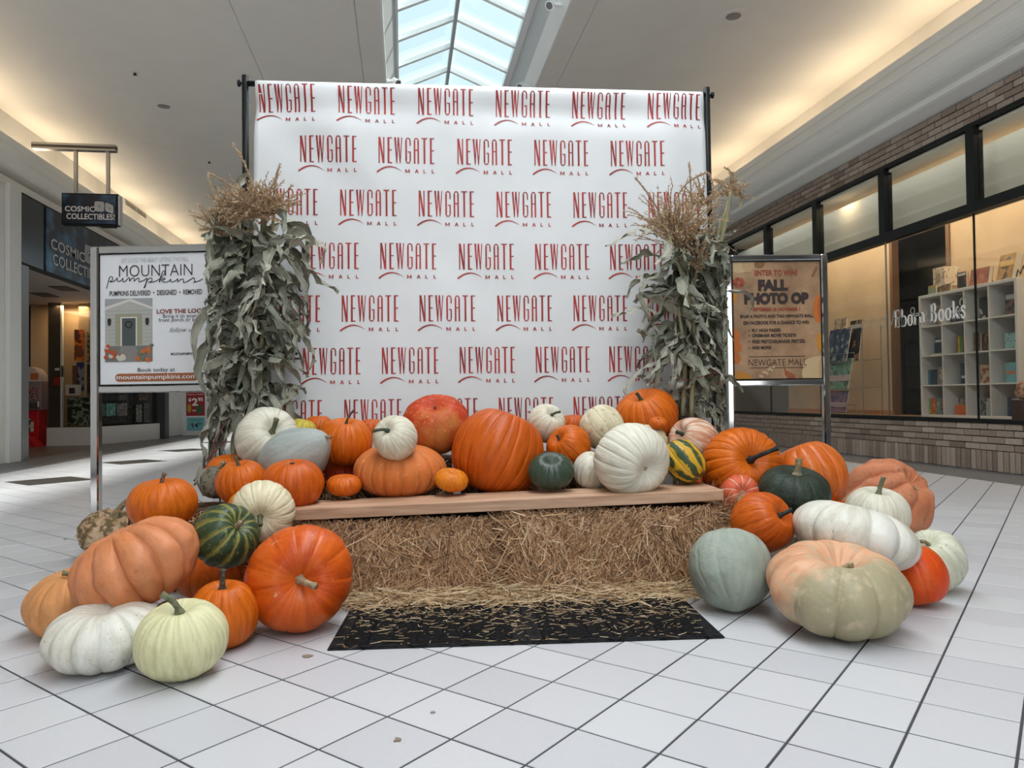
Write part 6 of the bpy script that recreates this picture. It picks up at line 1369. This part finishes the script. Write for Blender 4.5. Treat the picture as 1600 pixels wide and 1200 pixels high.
book('reddish brown book propped on a stand on the bookcase top', P1(890), P1(1085), Y1_(255), zt2, [(.26, .07, .05), (.34, .12, .08), (.42, .2, .12)], .05, xf=6.34, scale=9, tilt=.16, group=GT, spine=mat('spine_dark', (.03, .012, .012), .5))
book('tan and black thick book propped high on a stand', P1(1170), P1(1330), Y1_(105), zt2, [(.32, .18, .08), (.40, .24, .10), (.10, .07, .05)], .09, xf=6.34, scale=8, tilt=.22, group=GT, band=((.55, .36, .12), .55, .76), spine=mat('spine_black', (.015, .013, .013), .4))
for (u_, v_, lb2) in ((1100, 380, 'thin wire book stand behind the reddish book'), (1335, 330, 'thin wire book stand behind the tan thick book')):
    q = on_x(P1(u_), Y1_(v_), 6.44); tag(MB().tube([(6.44, q.y, q.z + .05), (6.50, q.y - .02, zt2 + .004), (6.42, q.y - .05, zt2 + .004)], .004, 6).build('book_stand', black_metal), lb2, 'stand')
q = on_x(P1(1430), Y1_(310), 6.40); tag(MB().tube([(6.40, q.y + .06, zt2 + .003), (6.40, q.y + .03, q.z + .04), (6.40, q.y, q.z - .01), (6.40, q.y - .04, q.z + .07), (6.40, q.y - .07, zt2 + .003)], .007, 6).build('book_stand', black_metal), 'black wire display stand at the right end of the bookcase top', 'stand')
q = on_x(1597, 640, 6.10); dk_ = empty('figurine', loc=(6.10, q.y, SILL)); tag(dk_, 'dark red figurine on a plinth at the right photo edge', 'figurine')
MB().box((6.04, q.y - .07, SILL + .0008), (6.18, q.y + .07, SILL + .22), bev=.006).build('plinth', mat('plinth_dark', (.05, .02, .018), .4), dk_)
MB().lathe([(.03, 0), (.06, .03), (.07, .07), (.05, .11), (.055, .14), (.02, .18)], 14, Matrix.Translation((6.11, q.y, SILL + .22))).build('figure', cover('figure_print', [(.20, .06, .03), (.42, .25, .13)], 22), dk_, smooth=True)
# wire book rack
RX = 6.15; ra_, rb2 = on_x(1344, 500, RX), on_x(1286, 500, RX); t0, t1 = ra_.y, rb2.y
rack = empty('wire_book_rack', loc=(RX, (t0 + t1) / 2, SILL)); tag(rack, 'wire book rack at the left of the bookshop window', 'rack')
wire = mat('wire_grey', (.40, .39, .37), .35, .8); zt3 = on_x(1343, 508, RX).z
for (xx, tt) in ((RX + .02, t0), (RX + .30, t0), (RX + .02, t1), (RX + .30, t1)): MB().tube([(xx, tt, SILL + .001), (xx, tt, zt3)], .007, 6).build('upright', wire, rack)
for zz in (SILL + .03, SILL + .36, SILL + .74): 
    for k in range(5): tt = t0 + (t1 - t0) * k / 4; MB().tube([(RX - .10, tt, zz + .12), (RX - .08, tt, zz), (RX + .29, tt, zz + .03)], .004, 5).build('wire', wire, rack)
    MB().tube([(RX - .10, t0, zz + .12), (RX - .10, t1, zz + .12)], .005, 5).build('front_wire', wire, rack); MB().tube([(RX - .08, t0, zz), (RX - .08, t1, zz)], .005, 5).build('front_wire', wire, rack)
GR = 'books on the wire rack'
book('dark blue picture book low front on the rack top tier', 1288, 1320, 513, SILL + .755, [(.012, .025, .06), (.03, .06, .12), (.3, .3, .3)], .02, xf=RX - .05, scale=12, tilt=.2, group=GR)
book('black book on the rack top tier beside the dark blue one', 1322, 1340, 500, SILL + .76, [K_, (.02, .02, .022), (.3, .14, .05)], .02, xf=RX + .05, scale=12, tilt=.12, group=GR, band=((.45, .44, .4), .80, .90))
book('tan and pink book at the back of the rack top tier', 1298, 1316, 497, SILL + .77, [(.30, .18, .11), (.5, .38, .3)], .03, xf=RX + .14, scale=16, tilt=.1, group=GR)
book('green picture book on the rack middle tier', 1288, 1323, 560, SILL + .375, [(.16, .32, .24), (.24, .40, .30), (.10, .12, .06)], .02, xf=RX - .05, scale=9, tilt=.2, group=GR, band=((.55, .42, .38), .25, .45))
book('purple picture book on the rack bottom tier', 1288, 1320, 610, SILL + .045, [(.10, .08, .15), (.25, .18, .28), (.35, .12, .15)], .02, xf=RX - .05, scale=12, tilt=.2, group=GR, band=((.55, .42, .4), .25, .45))
# dark shelf deep inside the shop
ds = empty('dark_bookcase', loc=(9.1, 11.2, .001)); tag(ds, 'dim bookcase deep inside the bookshop', 'bookcase')
dsm = mat('dim_wood', (.13, .12, .11), .6)
for zz in (.05, .45, .85, 1.25, 1.65, 2.05): MB().box((8.95, 10.2, zz), (9.28, 12.2, zz + .03)).build('shelf', dsm, ds)
for tt in (10.2, 11.2, 12.17): MB().box((8.95, tt, .001), (9.28, tt + .03, 2.08)).build('side_panel', dsm, ds)
# lettering on the window glass, and a reflection built as letters
fg = Face((WX - .006, 0, 0), (0, -1, 0), (0, 0, 1))
lw_ = mat('vinyl_white', (.80, .79, .76), .5); l0, l1 = on_x(1398, 512, WX), on_x(1511.5, 500, WX)
def serif_word():
    """roman capitals and small letters with slab feet: list of polygons, and the advance"""
    out = []; x = [0.0]; T, t, X = .19, .065, .62
    R_ = lambda a, b, c, d: out.append([(x[0] + a, b), (x[0] + c, b), (x[0] + c, d), (x[0] + a, d)])
    def ring(cx, cy, rx, ry, t0=0, t1=2 * PI, n=20):
        pts, ws = [], []
        for i in range(n + 1):
            w = t0 + (t1 - t0) * i / n; pts.append((x[0] + cx + rx * math.cos(w), cy + ry * math.sin(w))); ws.append(t + (T - t) * abs(math.cos(w)) ** 1.3)
        out.extend(stroke(pts, ws))
    def stem(a, b, d, foot=True, head=True):
        R_(a, b, a + T, d)
        if foot: R_(a - .06, b, a + T + .06, b + t)
        if head: R_(a - .07, d - t, a + T, d)
    for ch in 'Eborn Books':
        if ch == 'E': stem(.08, 0, 1); R_(.1, 0, .62, t); R_(.1, 1 - t, .60, 1); R_(.1, .5, .48, .5 + t); R_(.58, 0, .62, .24); R_(.56, .78, .60, 1); R_(.45, .42, .48, .64); x[0] += .72
        if ch == 'b': stem(.06, 0, 1, foot=False); ring(.33, .31, .20, .28); x[0] += .64
        if ch == 'o': ring(.29, .31, .21, .29); x[0] += .60
        if ch == 'r': stem(.06, 0, X); ring(.36, .40, .17, .20, PI * .95, PI * .25, 8); ring(.40, .54, .03, .03); x[0] += .50
        if ch == 'n': stem(.06, 0, X); stem(.42, 0, .44, head=False); ring(.33, .42, .17, .18, PI, 0, 10); x[0] += .72
        if ch == 'B': stem(.08, 0, 1); ring(.30, .76, .22, .22, PI / 2, -PI / 2, 12); ring(.32, .27, .26, .26, PI / 2, -PI / 2, 12); R_(.1, 0, .34, t); R_(.1, 1 - t, .32, 1); R_(.1, .50, .34, .50 + t); x[0] += .74
        if ch == 'k': stem(.06, 0, 1); out.extend(stroke([(x[0] + .20, .24), (x[0] + .48, .58)], t)); out.extend(stroke([(x[0] + .28, .36), (x[0] + .54, .02)], T)); R_(.38, .56, .60, .56 + t); R_(.44, 0, .68, t); x[0] += .70
        if ch == 's': out.extend(stroke([(x[0] + a, b) for a, b in spline([(.40, .46), (.36, .58), (.22, .60), (.11, .50), (.18, .37), (.34, .27), (.40, .14), (.26, .02), (.11, .06), (.07, .20)], 4)], .11)); x[0] += .50
        if ch == ' ': x[0] += .34
        x[0] += .03
    return out, x[0]
gl_, adv = serif_word(); ea, eb = -l0.y, -l1.y; zc = on_x(1405, 484, WX).z; zb0_ = l0.z - .004; mbs = MB()
for q_ in gl_: mbs.add([fg.p(ea + (eb - ea) * p_[0] / adv, zb0_ + (zc - zb0_) * p_[1]) for p_ in q_], [tuple(range(len(q_)))])
lt_ = mbs.build('window_lettering', lw_, fixn=False); tag(lt_, 'white Eborn Books lettering on the bookshop window', 'lettering')
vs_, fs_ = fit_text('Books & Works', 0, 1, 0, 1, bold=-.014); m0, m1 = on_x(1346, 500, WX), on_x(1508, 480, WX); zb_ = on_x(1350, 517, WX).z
mb_ = MB().add([(WX + .016, m0.y + (m1.y - m0.y) * (1 - x), zb_ + y * .19) for x, y in vs_], fs_)  # reflected words put in as pale mirrored letters inside the glass
tag(mb_.build('lettering_reflection', mat('reflection_faint', (.48, .46, .41), .6)), 'reflection of Books and Works modelled as thin mirrored letters behind the white lettering', 'lettering')
struct('baseboard_shop', MB().box((6.715, 9.42, SILL), (6.738, 12.3, SILL + .06)), mat('baseboard_orange', (.42, .17, .05), .5), 'orange brown baseboard of the beige bookshop partition', 'baseboard')
